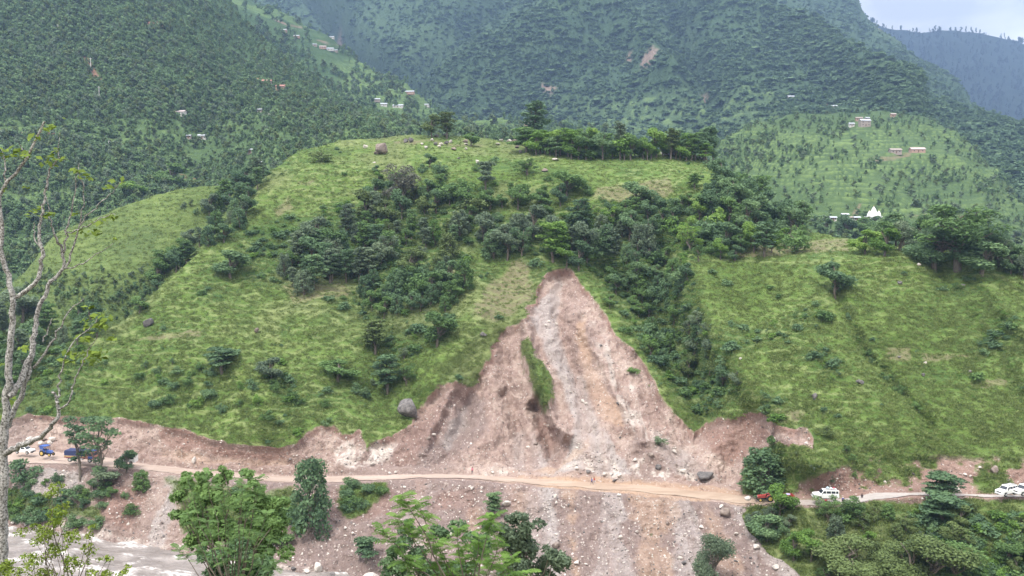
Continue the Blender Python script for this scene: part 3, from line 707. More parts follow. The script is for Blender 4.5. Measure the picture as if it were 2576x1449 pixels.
red = np.maximum.reduce([sstep(poly_sd(u, v, p) + n1 * 12, 0, 6) for p in ([(205, 140), (230, 160), (250, 180), (262, 195), (240, 204), (225, 195), (222, 170)], [(150, 100), (170, 100), (185, 112), (170, 115)], [(60, 40), (90, 60), (110, 75), (80, 65)], [(355, 50), (420, 60), (430, 80), (370, 75)], [(280, 380), (330, 378), (330, 390), (285, 392)], [(410, 398), (520, 404), (515, 412), (420, 410)], [(640, 205), (720, 218), (715, 226), (650, 216)], [(0, 335), (180, 345), (180, 357), (0, 352)])])
sheet_mesh(flank, 'mountain', mat_mountain('wooded_flank', *G1, (0.33, 0.17, 0.13), 1.6),
    dict(maskA=(red * .9, np.maximum(tw * .75, sstep(fbm(flank.P, 60, 3, 117), 0.25, .6) * .3), lip * .55)))

# terraced village ridge in the valley
ridge = far_sheet('ridge', 430, 1560, 4, [(430, 420), (900, 460), (1560, 470)],
    [(430, -160), (590, -40), (640, 0), (700, 32), (760, 72), (820, 100), (860, 132), (900, 160), (960, 190), (1020, 216), (1080, 260), (1150, 288), (1300, 314), (1560, 340)],
    [(430, 800), (1560, 700)], [(430, 1700), (700, 1500), (900, 1350), (1080, 1150), (1300, 950), (1560, 850)], 3.2,
    rel(22, 170, 121, [([(1010, 250), (900, 240), (800, 230)], 22, 8)]))
u, v = ridge.u, ridge.v
tw = sstep(fbm(ridge.P, 110, 3, 124) + 0.9 * sstep(u, 780, 900) * sstep(v, 150, 200), -0.05, 0.35)
lip = terrace(ridge, 6.0, tw, 125)
n1 = fbm(ridge.P, 50, 4, 126)
red = np.maximum.reduce([sstep(poly_sd(u, v, p) + n1 * 6, 0, 5) for p in ([(690, 68), (760, 76), (770, 84), (700, 80)], [(800, 116), (860, 128), (855, 136), (800, 124)])])
sheet_mesh(ridge, 'mountain', mat_mountain('terraced_ridge', (0.045, 0.085, 0.042), (0.07, 0.125, 0.05), (0.12, 0.19, 0.075), (0.33, 0.22, 0.18), 0.9), dict(maskA=(red * .7, tw * .9, lip * .6)))

# the great mountain that closes the valley
big = far_sheet('big', 440, 2900, 5, [(440, 440), (1300, 440), (1800, 470), (2300, 500), (2900, 640)],
    [(440, -420), (1500, -420), (1800, -260), (1960, -110), (2040, -32), (2075, 2), (2112, 16), (2148, 38), (2158, 60), (2175, 74), (2205, 90), (2250, 126), (2310, 170), (2380, 216), (2480, 284), (2576, 345), (2700, 420), (2900, 540)],
    [(440, 1500), (1000, 1200), (1400, 950), (1800, 800), (2300, 760), (2900, 700)],
    [(440, 5200), (1000, 4600), (1500, 3900), (1900, 3100), (2100, 2600), (2250, 2200), (2500, 1700), (2900, 1300)], 3.2,
    rel(75, 520, 131, [
        ([(690, -60), (760, -20), (830, 30), (870, 90), (930, 150), (1000, 205), (1060, 240)], 26, -120),
        ([(1640, -60), (1740, 20), (1850, 62), (1930, 100), (1990, 130), (2060, 175), (2160, 262), (2260, 330)], 42, 60),
        ([(1560, -80), (1500, 20), (1420, 90), (1300, 160), (1180, 220), (1090, 262)], 60, 60),
        ([(1330, -60), (1240, 20), (1150, 90), (1080, 150)], 34, -80),
        ([(1900, -20), (1960, 40), (2040, 90), (2100, 150), (2180, 220)], 30, -35),
        ([(1530, 60), (1620, 150), (1680, 230)], 34, 40), ([(1700, 60), (1740, 150), (1800, 260)], 30, -45)]),
    mid=([(440, 300), (1300, 300), (1800, 300), (2200, 330), (2576, 440), (2900, 600)], [(440, 2100), (1000, 1700), (1400, 1400), (1800, 1250), (2300, 1050), (2900, 900)]), back=(500, 500))
u, v = big.u, big.v
n1 = fbm(big.P, (260, 260, 200), 5, 134, 0.55); n2 = fbm(big.P, (60, 60, 130), 4, 135, 0.6)
mead = sstep(n1 + 0.75 * sstep(v, 190, 290) * (1 - sstep(u, 1900, 2050)) * sstep(u, 1300, 1400) + .3 * (u < 1150) * (v < 160), 0.12, 0.5)
cl = [(1335, 205, 1412, 252), (1590, 168, 1660, 222), (1460, 30, 1490, 66), (1640, 150, 1730, 200), (1400, 180, 1440, 200), (2180, 60, 2250, 110), (1860, 50, 1900, 80), (825, 20, 870, 80), (1560, 150, 1600, 190), (1740, 190, 1800, 240)]
rk = 0 * u
for a, b, c, d_ in cl:
    rk = np.maximum(rk, sstep(1 - np.hypot((u - (a + c) / 2) / ((c - a) / 2), (v - (b + d_) / 2) / ((d_ - b) / 2)) + n2 * .9, 0.45, .75))
rk = np.maximum(rk, 0.7 * sstep(poly_sd(u, v, [(1640, 372 - 80), (1700, 292), (1830, 294), (1830, 302), (1640, 300)]) + n2 * 6, 0, 4))
lip = terrace(big, 12.0, mead * sstep(v, 200, 260), 137)
sheet_mesh(big, 'mountain', mat_mountain('great_mountain', (0.045, 0.08, 0.045), (0.065, 0.11, 0.055), (0.10, 0.155, 0.07), (0.34, 0.24, 0.20), 0.45), dict(maskA=(rk * .8, mead * .6, lip * .6)))

# terraced dome over the temple
dome = far_sheet('dome', 1700, 2960, 3.6, [(1700, 640), (2100, 660), (2960, 820)],
    [(1700, 440), (1800, 372), (1860, 335), (1920, 312), (2000, 298), (2100, 288), (2220, 286), (2320, 300), (2400, 335), (2447, 375), (2500, 432), (2576, 512), (2700, 630), (2960, 780)],
    [(1700, 430), (2100, 410), (2960, 380)], [(1700, 720), (2100, 880), (2341, 830), (2576, 640), (2960, 520)], 3.0,
    rel(8, 70, 141, [([(2500, 460), (2440, 560), (2420, 640)], 26, 6)]))
u, v = dome.u, dome.v
tw = (0.3 + 0.7 * sstep(fbm(dome.P, 70, 3, 144), -0.35, 0.1)) * sstep(v, 300, 345)
lip = terrace(dome, 3.6, tw, 145)
n1 = fbm(dome.P, 25, 4, 146)
br = np.maximum.reduce([sstep(poly_sd(u, v, p) + n1 * 8, 0, 7) for p in ([(2195, 400), (2300, 380), (2290, 398), (2200, 410)], [(2140, 530), (2170, 505), (2160, 545), (2140, 560)], [(2260, 535), (2440, 540), (2430, 548), (2270, 542)])])
sheet_mesh(dome, 'hill', mat_mountain('terraced_hill', (0.06, 0.10, 0.045), (0.085, 0.14, 0.055), (0.12, 0.18, 0.07), (0.26, 0.19, 0.14), 2.0), dict(maskA=(br * .7, tw * .5 * sstep(fbm(dome.P, 30, 3, 147), -.3, .3), lip * .9)))

# the dark ridge farthest off
farr = far_sheet('farr', 2000, 3100, 5, [(2000, 470), (3100, 620)],
    [(2000, -30), (2100, 20), (2150, 44), (2200, 62), (2240, 76), (2290, 88), (2340, 90), (2400, 86), (2450, 92), (2520, 102), (2576, 110), (2700, 150), (3100, 260)],
    [(2000, 2600), (3100, 2200)], [(2000, 4300), (3100, 3800)], 4, rel(60, 480, 151), back=(500, 400))
n1 = fbm(farr.P, 150, 4, 152)
sheet_mesh(farr, 'mountain', mat_mountain('dark_ridge', (0.010, 0.02, 0.014), (0.018, 0.03, 0.02), (0.028, 0.045, 0.026), (0.2, 0.15, 0.12), 0.4), dict(maskA=(0 * n1, 0 * n1, 0 * n1)))  # ground colour darkened to stand in for cloud shade
# ------------------------------------------------------------------ foliage materials
def mat_leaf(name, a, b, c, transl=0.25):
    t = NT(name, 0.7, 0.2)
    var = t.attr('var')
    f = t.math('ADD', t.math('MULTIPLY', t.rand(), 0.45), t.math('MULTIPLY', var, 0.55))
    col = t.ramp(f, [(0.08, a), (0.5, b), (0.95, c)])
    t.color(col)
    tr = t.n.new('ShaderNodeBsdfTranslucent'); t.lk(col, tr.inputs['Color'])
    mx = t.n.new('ShaderNodeMixShader'); mx.inputs[0].default_value = transl
    out = [n for n in t.n if n.type == 'OUTPUT_MATERIAL'][0]
    t.lk(t.b.outputs[0], mx.inputs[1]); t.lk(tr.outputs[0], mx.inputs[2]); t.lk(mx.outputs[0], out.inputs['Surface'])
    return t.m

LEAF = {
    'dark': mat_leaf('leaf_dark', (0.072, 0.130, 0.072), (0.130, 0.215, 0.107), (0.215, 0.319, 0.143), .35),
    'mid': mat_leaf('leaf_mid', (0.075, 0.134, 0.053), (0.128, 0.219, 0.075), (0.203, 0.321, 0.107), .35),
    'light': mat_leaf('leaf_light', (0.088, 0.167, 0.044), (0.167, 0.290, 0.066), (0.290, 0.422, 0.106), .4),
    'grey': mat_leaf('leaf_grey', (0.098, 0.138, 0.092), (0.155, 0.213, 0.132), (0.230, 0.293, 0.178), .35),
    'brownish': mat_leaf('leaf_brownish', (0.11, 0.115, 0.085), (0.17, 0.175, 0.135), (0.22, 0.23, 0.18), .35),
    'olive': mat_leaf('leaf_olive', (0.085, 0.12, 0.045), (0.13, 0.18, 0.065), (0.19, 0.25, 0.095)),
    'yellow': mat_leaf('leaf_yellow', (0.094, 0.144, 0.022), (0.173, 0.245, 0.036), (0.274, 0.324, 0.072)),
    'forest': mat_leaf('leaf_forest', (0.107, 0.180, 0.095), (0.172, 0.266, 0.126), (0.257, 0.369, 0.163), .35),
    'far': mat_leaf('leaf_far', (0.087, 0.149, 0.087), (0.132, 0.209, 0.109), (0.193, 0.289, 0.140), .35),
    'grass': mat_leaf('leaf_grass', (0.104, 0.156, 0.048), (0.165, 0.221, 0.070), (0.244, 0.291, 0.108), 0.3),
    'pine': mat_leaf('leaf_pine', (0.006, 0.014, 0.010), (0.011, 0.022, 0.014), (0.021, 0.034, 0.021)),  # near-black needles, cloud shade over the far ridge put into the colour
}
COLWORD = {'dark': 'dark green', 'mid': 'mid green', 'light': 'bright green', 'grey': 'greyish green', 'olive': 'olive green', 'brownish': 'greyish brown', 'yellow': 'yellow green'}
t = NT('bark', 0.9, 0.1); n = t.noise(3, 5, 0.7, stretch=(1, 1, 0.3))
t.color(t.mix(t.rng(n, .3, .7), (0.09, 0.075, 0.06), (0.22, 0.19, 0.16))); BARK = t.m

# ------------------------------------------------------------------ tubes and leaves
def tube_np(pts, radii, sides=6):
    pts = np.asarray(pts, float); n = len(pts)
    T = np.gradient(pts, axis=0); T /= np.linalg.norm(T, axis=1)[:, None] + 1e-9
    ref = np.array([0.31, 0.95, 0.05])
    V = []
    for i in range(n):
        a = np.cross(T[i], ref); a /= np.linalg.norm(a) + 1e-9; b = np.cross(T[i], a)
        th = np.linspace(0, 2 * np.pi, sides, endpoint=False)
        V.append(pts[i] + radii[i] * (np.cos(th)[:, None] * a + np.sin(th)[:, None] * b))
    V = np.concatenate(V)
    F_ = [(i * sides + j, i * sides + (j + 1) % sides, (i + 1) * sides + (j + 1) % sides, (i + 1) * sides + j) for i in range(n - 1) for j in range(sides)]
    F_ += [tuple((n - 1) * sides + k for k in (0, 1, 2, 3)), (0, 3, 2, 1)] if sides == 4 else []
    return V, np.array(F_)

def join_np(parts):
    Vs, Fs, o = [], [], 0
    for V, F_ in parts:
        Vs.append(V); Fs.append(np.asarray(F_) + o); o += len(V)
    return np.concatenate(Vs), np.concatenate(Fs)

def bend(a, b, r0, r1, rng, n=5, wob=0.08, sides=6):
    a, b = np.array(a, float), np.array(b, float)
    t = np.linspace(0, 1, n)[:, None]
    L_ = np.linalg.norm(b - a)
    p = a * (1 - t) + b * t + rng.normal(0, wob * L_, (n, 3)) * np.sin(t * np.pi)
    return tube_np(p, np.linspace(r0, r1, n), sides)

def leaves_np(C, N, S, rng, aspect=0.6, droop=0.0):
    """Rhombus leaves: centre C, facing N, size S."""
    n = len(C)
    N = N / (np.linalg.norm(N, axis=1)[:, None] + 1e-9)
    R = rng.normal(0, 1, (n, 3)); R[:, 2] -= droop
    A = np.cross(N, R); A /= np.linalg.norm(A, axis=1)[:, None] + 1e-9
    B = np.cross(N, A)
    if droop: A, B = B, A
    S = S[:, None]
    V = np.stack([C - A * S * .5, C - B * S * .5 * aspect + N * S * 0.08, C + A * S * .5, C + B * S * .5 * aspect + N * S * 0.08], 1).reshape(-1, 3)
    return V, np.arange(n * 4).reshape(n, 4)

def crown_np(lobes, n, size, rng, aspect=0.7, up=0.15, droop=0.0, fill=0.45):
    """lobes: (centre, (rx, ry, rz)); leaves lie near each lobe's shell."""
    w = np.array([l[1][0] * l[1][1] + l[1][0] * l[1][2] for l in lobes]) + 1e-6
    k = rng.choice(len(lobes), n, p=w / w.sum())
    Cc = np.array([l[0] for l in lobes])[k]; Rr = np.array([l[1] for l in lobes])[k]
    D = rng.normal(0, 1, (n, 3)); D /= np.linalg.norm(D, axis=1)[:, None]
    flip = (D[:, 2] < 0) & (rng.random(n) < 0.45); D[flip, 2] *= -1
    rad = 1 - fill * rng.random(n) ** 1.5 + rng.normal(0, 0.09, n)
    C = Cc + D * Rr * rad[:, None]
    N = D + rng.normal(0, 0.8, (n, 3)); N[:, 2] += up
    S = size * rng.uniform(0.6, 1.4, n)
    V, F_ = leaves_np(C, N, S, rng, aspect, droop)
    lv = rng.random(len(lobes))[k]                       # every spray has its own age and tint
    var = np.clip(0.55 * lv + 0.45 * rng.random(n), 0, 1)
    return V, F_, var

def lobes_for(kind, rng):
    L_ = []
    if kind in ('round', 'dense'):
        for i in range(24):
            a = i * 2.4 + rng.uniform(-.4, .4); h = -1 + 2 * ((i * .618) % 1); r = math.sqrt(max(0, 1 - h * h * .85)) * rng.uniform(.6, 1.05)
            s = rng.uniform(0.6, 1.25)
            L_.append(((math.cos(a) * r * 2.0, math.sin(a) * r * 2.0, 4.9 + h * 2.5), (s, s, s)))
        H_ = 8.0
    elif kind == 'tall':
        for i in range(18):
            z = 3.4 + i * 0.42 + rng.uniform(-.2, .2); a = i * 2.4; r = rng.uniform(0.4, 1.5) * (1 - 0.5 * abs(z - 6.5) / 4.5)
            s = rng.uniform(0.55, 1.0)
            L_.append(((math.cos(a) * r, math.sin(a) * r, z), (s, s, s * .75)))
        H_ = 11.4
    elif kind == 'sparse':
        for i in range(13):
            z = 6.6 + i * 0.36 + rng.uniform(-.3, .3); a = i * 2.4; r = rng.uniform(0.5, 1.9) * (1 - .35 * (i / 13))
            s = rng.uniform(0.5, .85)
            L_.append(((math.cos(a) * r, math.sin(a) * r, z), (s, s, s * .7)))
        L_.append(((.5, .2, 4.6), (.7, .6, .5))); L_.append(((-.6, .1, 3.8), (.5, .5, .4)))
        H_ = 11.4
    elif kind == 'layered':
        for i in range(17):
            z = [3.0, 4.4, 5.6, 6.6][i % 4] + rng.uniform(-.25, .25); a = i * 2.4 + rng.uniform(-.3, .3)
            r = rng.uniform(0.5, 2.4) * (1.1 - z / 11)
            s = rng.uniform(0.8, 1.3)
            L_.append(((math.cos(a) * r, math.sin(a) * r, z), (s, s, s * .42)))
        H_ = 7.3
    elif kind == 'spray':                 # open, upswept, feathery
        for i in range(20):
            a = i * 2.4 + rng.uniform(-.3, .3); r = rng.uniform(0.3, 2.0); z = 2.4 + rng.uniform(0, 4.2) - r * .3
            s = rng.uniform(0.45, 0.85)
            L_.append(((math.cos(a) * r, math.sin(a) * r, z), (s * .9, s * .9, s * 1.0)))
        H_ = 7.2
    elif kind == 'shrub':
        for i in range(13):
            a = i * 2.4; r = rng.uniform(0.1, 1.35); z = rng.uniform(0.5, 2.0) * (1.25 - r / 2.4)
            s = rng.uniform(0.5, 0.85)
            L_.append(((math.cos(a) * r, math.sin(a) * r, z), (s, s, s * .75)))
        H_ = 2.8
    elif kind == 'drape':                 # a tree smothered by creepers, hanging to the ground
        for i in range(24):
            a = i * 2.4 + rng.uniform(-.3, .3); z = 0.6 + 6.3 * (i / 23.0); r = 1.5 * (1 - (z / 8.8) ** 2) + .2
            s = rng.uniform(0.6, 1.05)
            L_.append(((math.cos(a) * r, math.sin(a) * r, z), (s * .8, s * .8, s * 1.2)))
        H_ = 8.0
    return L_, H_

PROTO = {}      # kind -> list of (crown mesh, trunk mesh, height, width)
def protos():
    for kind, n, size, asp, droop in (('round', 3000, .40, .7, 0), ('tall', 2600, .36, .65, 0), ('sparse', 1300, .34, .65, 0), ('layered', 2500, .38, .7, 0),
                                      ('spray', 2300, .34, .35, .6), ('shrub', 1100, .26, .7, 0), ('drape', 3000, .38, .6, 1.0), ('dense', 8000, .20, .7, .2)):
        PROTO[kind] = []
        for k in range(4 if kind in ('round', 'tall', 'shrub') else 3):
            rng = np.random.default_rng(100 + k * 7 + len(kind))
            lb, H_ = lobes_for(kind, rng)
            V, F_, var = crown_np(lb, n, size, rng, asp, droop=droop)
            wid = np.percentile(np.abs(V[:, :2]), 97) * 2
            cm = mesh_np(kind + '_crown', V, F_, LEAF['mid'], False, {'var': ('FACE', 'FLOAT', var)})
            top = max(l[0][2] for l in lb); base_r = {'shrub': .06, 'tall': .17, 'sparse': .15}.get(kind, .2)
            parts = []
            spine = np.array([[rng.normal(0, .08) * i, rng.normal(0, .08) * i, top * i / 5.0] for i in range(6)])
            parts.append(tube_np(np.vstack([[0, 0, -0.8], spine]), np.linspace(base_r * 1.25, base_r * .25, 7), 7))
            for c_, r_ in lb:
                z0 = max(0.15, c_[2] * rng.uniform(.45, .7))
                p0 = [np.interp(z0, spine[:, 2], spine[:, 0]), np.interp(z0, spine[:, 2], spine[:, 1]), z0]
                parts.append(bend(p0, c_, base_r * .38, base_r * .1, rng, 4, .06, 5))
            V, F_ = join_np(parts)
            tm = mesh_np(kind + '_trunk', V, F_, BARK, True)
            PROTO[kind].append((cm, tm, H_, wid))
protos()

TREES = []      # every tree set in place: dicts, labelled at the end
def plant(kind, key, u, v, hpx, wpx=None, col='dark', where='', group=None, label=None, name=None, z=None, var=None, cat=None):
    P = hit(key, u, v) if isinstance(key, str) else np.array(key, float)
    cm, tm, H_, wid = PROTO[kind][var if var is not None else random.randrange(len(PROTO[kind]))]
    Y = P[1]
    h = hpx * Y / F
    s = h / H_
    sx = (wpx * Y / F / wid) if wpx else s * random.uniform(.9, 1.15)
    nm = name or {'shrub': 'shrub', 'drape': 'creeper_covered_tree', 'spray': 'feathery_tree', 'tall': 'slender_tree', 'sparse': 'slender_tree'}.get(kind, 'broadleaf_tree')
    root = bpy.data.objects.new(nm, None); root.empty_display_size = .5
    root.location = P + np.array([0, 0, -0.15 * s]); root.scale = (sx, sx, s)
    root.rotation_euler = (random.uniform(-.06, .06), random.uniform(-.06, .06), random.uniform(0, 6.28))
    COL.objects.link(root)
    c = bpy.data.objects.new('crown', cm); COL.objects.link(c); c.parent = root
    c.material_slots[0].link = 'OBJECT'; c.material_slots[0].material = LEAF[col]
    t_ = bpy.data.objects.new('trunk' if kind != 'shrub' else 'stem', tm); COL.objects.link(t_); t_.parent = root
    TREES.append(dict(o=root, u=u, v=v, h=hpx, kind=kind, col=col, where=where, group=group, label=label, cat=cat or ('shrub' if kind == 'shrub' else 'tree')))
    return root

def grove(n, poly, key, hr, kinds, cols, where, group, seed, minsep=9, wide=1.0):
    """n single trees with their feet inside a frame polygon"""
    rng = random.Random(seed); poly = np.array(poly, float); put = []; tries = 0
    x0, y0 = poly.min(0); x1, y1 = poly.max(0)
    while len(put) < n and tries < n * 90:
        tries += 1
        u, v = rng.uniform(x0, x1), rng.uniform(y0, y1)
        if poly_sd(np.array([u]), np.array([v]), poly)[0] < 0: continue
        if any(abs(u - a) + 1.5 * abs(v - b) < minsep for a, b in put): continue
        put.append((u, v))
    for u, v in sorted(put, key=lambda p: p[1]):
        k = rng.choice(kinds); c = rng.choice(cols); h = rng.uniform(*hr)
        if k == 'tall': h *= 1.2
        kk = key(u, v) if callable(key) else key
        plant(k, kk, u, v, h, h * rng.uniform(.62, .95) * wide * {'tall': .6, 'shrub': 1.4, 'layered': 1.15, 'drape': .8}.get(k, 1), c, where, group)

# ------------------------------------------------------------------ scattered stuff by instancing
def scatter_obj(name, pts, rot, scl, pick, protos_, label, vecscale=None):
    me = bpy.data.meshes.new(name)
    me.vertices.add(len(pts)); me.vertices.foreach_set('co', np.asarray(pts, np.float32).ravel())
    for an, typ, arr, fld in (('rot', 'FLOAT_VECTOR', rot, 'vector'), ('scl', 'FLOAT_VECTOR', scl, 'vector'), ('pick', 'INT', pick, 'value')):
        a = me.attributes.new(an, typ, 'POINT'); a.data.foreach_set(fld, np.asarray(arr, np.int32 if typ == 'INT' else np.float32).ravel())
    col = bpy.data.collections.new(name + '_kinds')
    for i, m in enumerate(protos_):
        o = bpy.data.objects.new('%s_kind_%02d' % (name, i), m); col.objects.link(o)
    o = add_obj(name, me, kind='stuff', label=label)
    ng = bpy.data.node_groups.new(name, 'GeometryNodeTree')
    ng.interface.new_socket('Geometry', in_out='INPUT', socket_type='NodeSocketGeometry')
    ng.interface.new_socket('Geometry', in_out='OUTPUT', socket_type='NodeSocketGeometry')
    N, Lk = ng.nodes, ng.links
    gi, go = N.new('NodeGroupInput'), N.new('NodeGroupOutput')
    ci = N.new('GeometryNodeCollectionInfo'); ci.inputs['Collection'].default_value = col
    ci.inputs['Separate Children'].default_value = True; ci.inputs['Reset Children'].default_value = True
    ip = N.new('GeometryNodeInstanceOnPoints'); ip.inputs['Pick Instance'].default_value = True
    def na(nm, dt):
        a = N.new('GeometryNodeInputNamedAttribute'); a.data_type = dt; a.inputs['Name'].default_value = nm
        return a.outputs['Attribute']
    Lk.new(gi.outputs[0], ip.inputs['Points']); Lk.new(ci.outputs[0], ip.inputs['Instance'])
    Lk.new(na('pick', 'INT'), ip.inputs['Instance Index'])
    er = N.new('FunctionNodeEulerToRotation'); Lk.new(na('rot', 'FLOAT_VECTOR'), er.inputs[0])
    Lk.new(er.outputs[0], ip.inputs['Rotation']); Lk.new(na('scl', 'FLOAT_VECTOR'), ip.inputs['Scale'])
    Lk.new(ip.outputs[0], go.inputs[0])
    md = o.modifiers.new('scatter', 'NODES'); md.node_group = ng
    return o

def sample(L, n, dens, rng, umin=-230, umax=2810, vmin=-60, vmax=1520):
    """random points on a sheet, uniform over the frame and thinned by dens (a grid of 0..1)"""
    H_, W_ = L.P.shape[:2]
    ii = rng.integers(0, H_ - 1, n * 6); jj = rng.integers(0, W_ - 1, n * 6)
    dv_ = np.abs(L.pv[ii, jj] - L.pv[ii + 1, jj]); mx = np.percentile(dv_, 97)
    ok = (rng.random(n * 6) < np.clip(dens[ii, jj], 0, 1)) & (rng.random(n * 6) < np.maximum(dv_ / mx, .03))
    ok &= (L.pu[ii, jj] > umin) & (L.pu[ii, jj] < umax) & (L.pv[ii, jj] > vmin) & (L.pv[ii, jj] < vmax)
    ii, jj = ii[ok][:n], jj[ok][:n]
    a, b = rng.random(len(ii))[:, None], rng.random(len(ii))[:, None]
    P = (L.P[ii, jj] * (1 - a) + L.P[ii + 1, jj] * a) * (1 - b) + (L.P[ii, jj + 1] * (1 - a) + L.P[ii + 1, jj + 1] * a) * b
    return P, ii, jj

def clump_protos(mats, kinds, n, size, seed, trunk=True):
    out = []
    for k, (m, kd) in enumerate((m, kd) for m in mats for kd in kinds):
        rng = np.random.default_rng(seed + k)
        lb, H_ = lobes_for(kd, rng)
        V, F_, var = crown_np(lb, n, size, rng, .75, fill=.3)
        V = V / H_
        nf = len(F_)
        mi = np.zeros(nf, np.int32)
        if trunk:
            T, TF = tube_np([[0, 0, -.05], [0.01, 0, .3], [0, 0.01, .75]], [.022, .017, .008], 4)
            V, F_ = join_np([(V, F_), (T, TF)]); mi = np.concatenate([mi, np.ones(len(TF), np.int32)]); var = np.concatenate([var, np.zeros(len(TF))])
        me = mesh_np('clump', V, F_, LEAF[m], False, {'var': ('FACE', 'FLOAT', var)})
        me.materials.append(BARK); me.polygons.foreach_set('material_index', mi)
        out.append(me)
    return out

def scatter(name, label, L, n, dens, protos_, hr, seed, tilt=.08, wide=(.8, 1.25), hfun=None, sink=.05, **kw):
    for k_, l_ in LAYERS.items():
        if l_ is L and name in ('forest', 'bushes', 'undergrowth'): dens = house_clear(L, dens, k_)
    rng = np.random.default_rng(seed)
    P, ii, jj = sample(L, n, dens, rng, **kw)
    m = len(P)
    h = rng.uniform(hr[0], hr[1], m) * rng.uniform(.75, 1.1, m)
    if hfun is not None: h *= hfun[ii, jj]
    w = h * rng.uniform(wide[0], wide[1], m)
    P[:, 2] -= sink * h
    rot = np.stack([rng.normal(0, tilt, m), rng.normal(0, tilt, m), rng.uniform(0, 6.283, m)], 1)
    return scatter_obj(name, P, rot, np.stack([w, w, h], 1), rng.integers(0, len(protos_), m), protos_, label)

one = lambda L: np.ones(L.P.shape[:2])
CLF = clump_protos(['forest'], ['round', 'tall', 'tall', 'spray', 'round'], 240, 1.15, 300) + clump_protos(['olive', 'grey'], ['round'], 240, 1.1, 330)
# wooded flank
L = flank
open_ = sstep(L.v, 270, 330) * sstep(fbm(L.P, 60, 3, 218), -.35, .05)
d1 = (1 - 0.8 * open_) * (0.5 + 0.5 * sstep(fbm(L.P, 70, 3, 201), -.5, .1))
for p in ([(205, 140), (262, 195), (240, 204), (222, 190)], [(640, 205), (720, 218), (715, 232), (650, 222)], [(0, 335), (180, 345), (180, 357), (0, 352)]):
    d1 = d1 * (1 - sstep(poly_sd(L.u, L.v, p), -6, 0) * .9)
scatter('forest', 'dense woodland of small trees over the whole mountain flank', L, 21000, d1, CLF, (3.6, 8.6), 401, vmax=860)
scatter('scrub', 'low scrub between the trees of the wooded flank', L, 24000, .4 + .6 * sstep(fbm(L.P, 25, 3, 219), -.3, .3) - .3 * open_, CLF, (1.0, 3.6), 420, wide=(1.2, 2.2), vmax=860)
# hump: bushes in its gullies
L = hump
n1 = fbm(L.P, 16, 4, 203)
d1 = sstep(n1 + .9 * sstep(L.u, 470, 560) * sstep(L.v, 440, 520) + .5 * sstep(L.v, 640, 720) - .35 * sstep(430 - L.u, 0, 200) * (1 - sstep(L.v, 640, 720)), .22, .6)
scatter('bushes', 'low bushes and scrub on the grassy hump', L, 2300, d1, CLF, (1.2, 3.4), 402, vmax=960)
# village ridge
L = ridge
d1 = 0.18 + .82 * sstep(fbm(L.P, 60, 3, 205), -.05, .25)
scatter('forest', 'trees and hedges between the terraces of the village ridge', L, 4200, d1, CLF, (7, 14), 403, vmax=420)
# great mountain
CLB = clump_protos(['far'], ['round', 'shrub', 'round', 'tall'], 130, 1.6, 350, False)
L = big
n1 = fbm(L.P, (180, 180, 160), 4, 207); n2 = fbm(L.P, (50, 50, 140), 3, 208)
d1 = (0.22 + .78 * sstep(n1 + n2 * .6, -.2, .25)) * (1 - .75 * mead if mead.shape == L.u.shape else 1)
mead_b = sstep(fbm(L.P, (260, 260, 200), 5, 134, 0.55) + 0.75 * sstep(L.v, 200, 300) * (1 - sstep(L.u, 1900, 2050)) * sstep(L.u, 1300, 1400) + .3 * (L.u < 1150) * (L.v < 160), 0.12, 0.5)
d1 = (0.35 + .65 * sstep(n1 + n2 * .6, -.25, .3)) * (1 - .78 * mead_b)
d1 = d1 * (1 - sstep(rk, .2, .6)) if rk.shape == d1.shape else d1
scatter('forest', 'scrub and forest covering the great mountain', L, 34000, d1, CLB, (3, 9.5), 404, wide=(1.0, 2.2), vmax=520)
scatter('scrub', 'low scrub between the trees of the great mountain', L, 42000, .35 + .65 * sstep(n1 + .5 * n2, -.5, .3) * (1 - sstep(rk, .2, .6)), CLB, (1.5, 5), 421, wide=(1.4, 3.0), vmax=520)
# dome
L = dome
d1 = 0.22 + .78 * sstep(fbm(L.P, (40, 40, 30), 4, 209) + .9 * sstep(L.v, 545, 600) + .8 * sstep(L.u - interp(L.v, [(330, 2380), (450, 2470), (560, 2560)]), -10, 60) + .7 * sstep(340 - L.v, 0, 14) + .6 * sstep(interp(L.v, [(330, 2010), (362, 1960), (440, 1900)]) - L.u, 0, 30), .2, .5)
scatter('bushes', 'hedges and small trees dotted over the terraced hill', L, 5600, d1, CLF, (1.6, 6.0), 405, vmax=640, wide=(.8, 1.6))
# dark ridge: pines along the skyline
L = farr
d1 = one(L) * .9
scatter('forest', 'pine trees covering the dark ridge', L, 4200, d1, clump_protos(['pine'], ['tall', 'layered', 'round'], 110, 1.5, 370), (18, 34), 406, wide=(.45, .8), vmax=480)

# near hillside: undergrowth, grass, rubble
L = near
below = L.v > interp(L.u, V_OUT) + 6
mk = near_masks_cache
dry, dk, soil = mk['maskC'][0], mk['maskC'][1], mk['maskA'][0]
CLN = clump_protos(['dark', 'mid', 'light'], ['shrub', 'round'], 420, .48, 390, False) + clump_protos(['dark'], ['shrub', 'shrub'], 420, .42, 395, False)
d1 = (sstep(dk + .25 * fbm(L.P, 6, 3, 211), .42, .95) * .8 + .012) * (1 - sstep(soil, .2, .6)) * (1 - .8 * dry)
d1 = d1 * np.where(below, 1.6, 1)
scatter('undergrowth', 'low scrub and ferns among the trees of the hillside', L, 8500, d1, CLN, (0.6, 2.5), 407, wide=(1.0, 1.7))
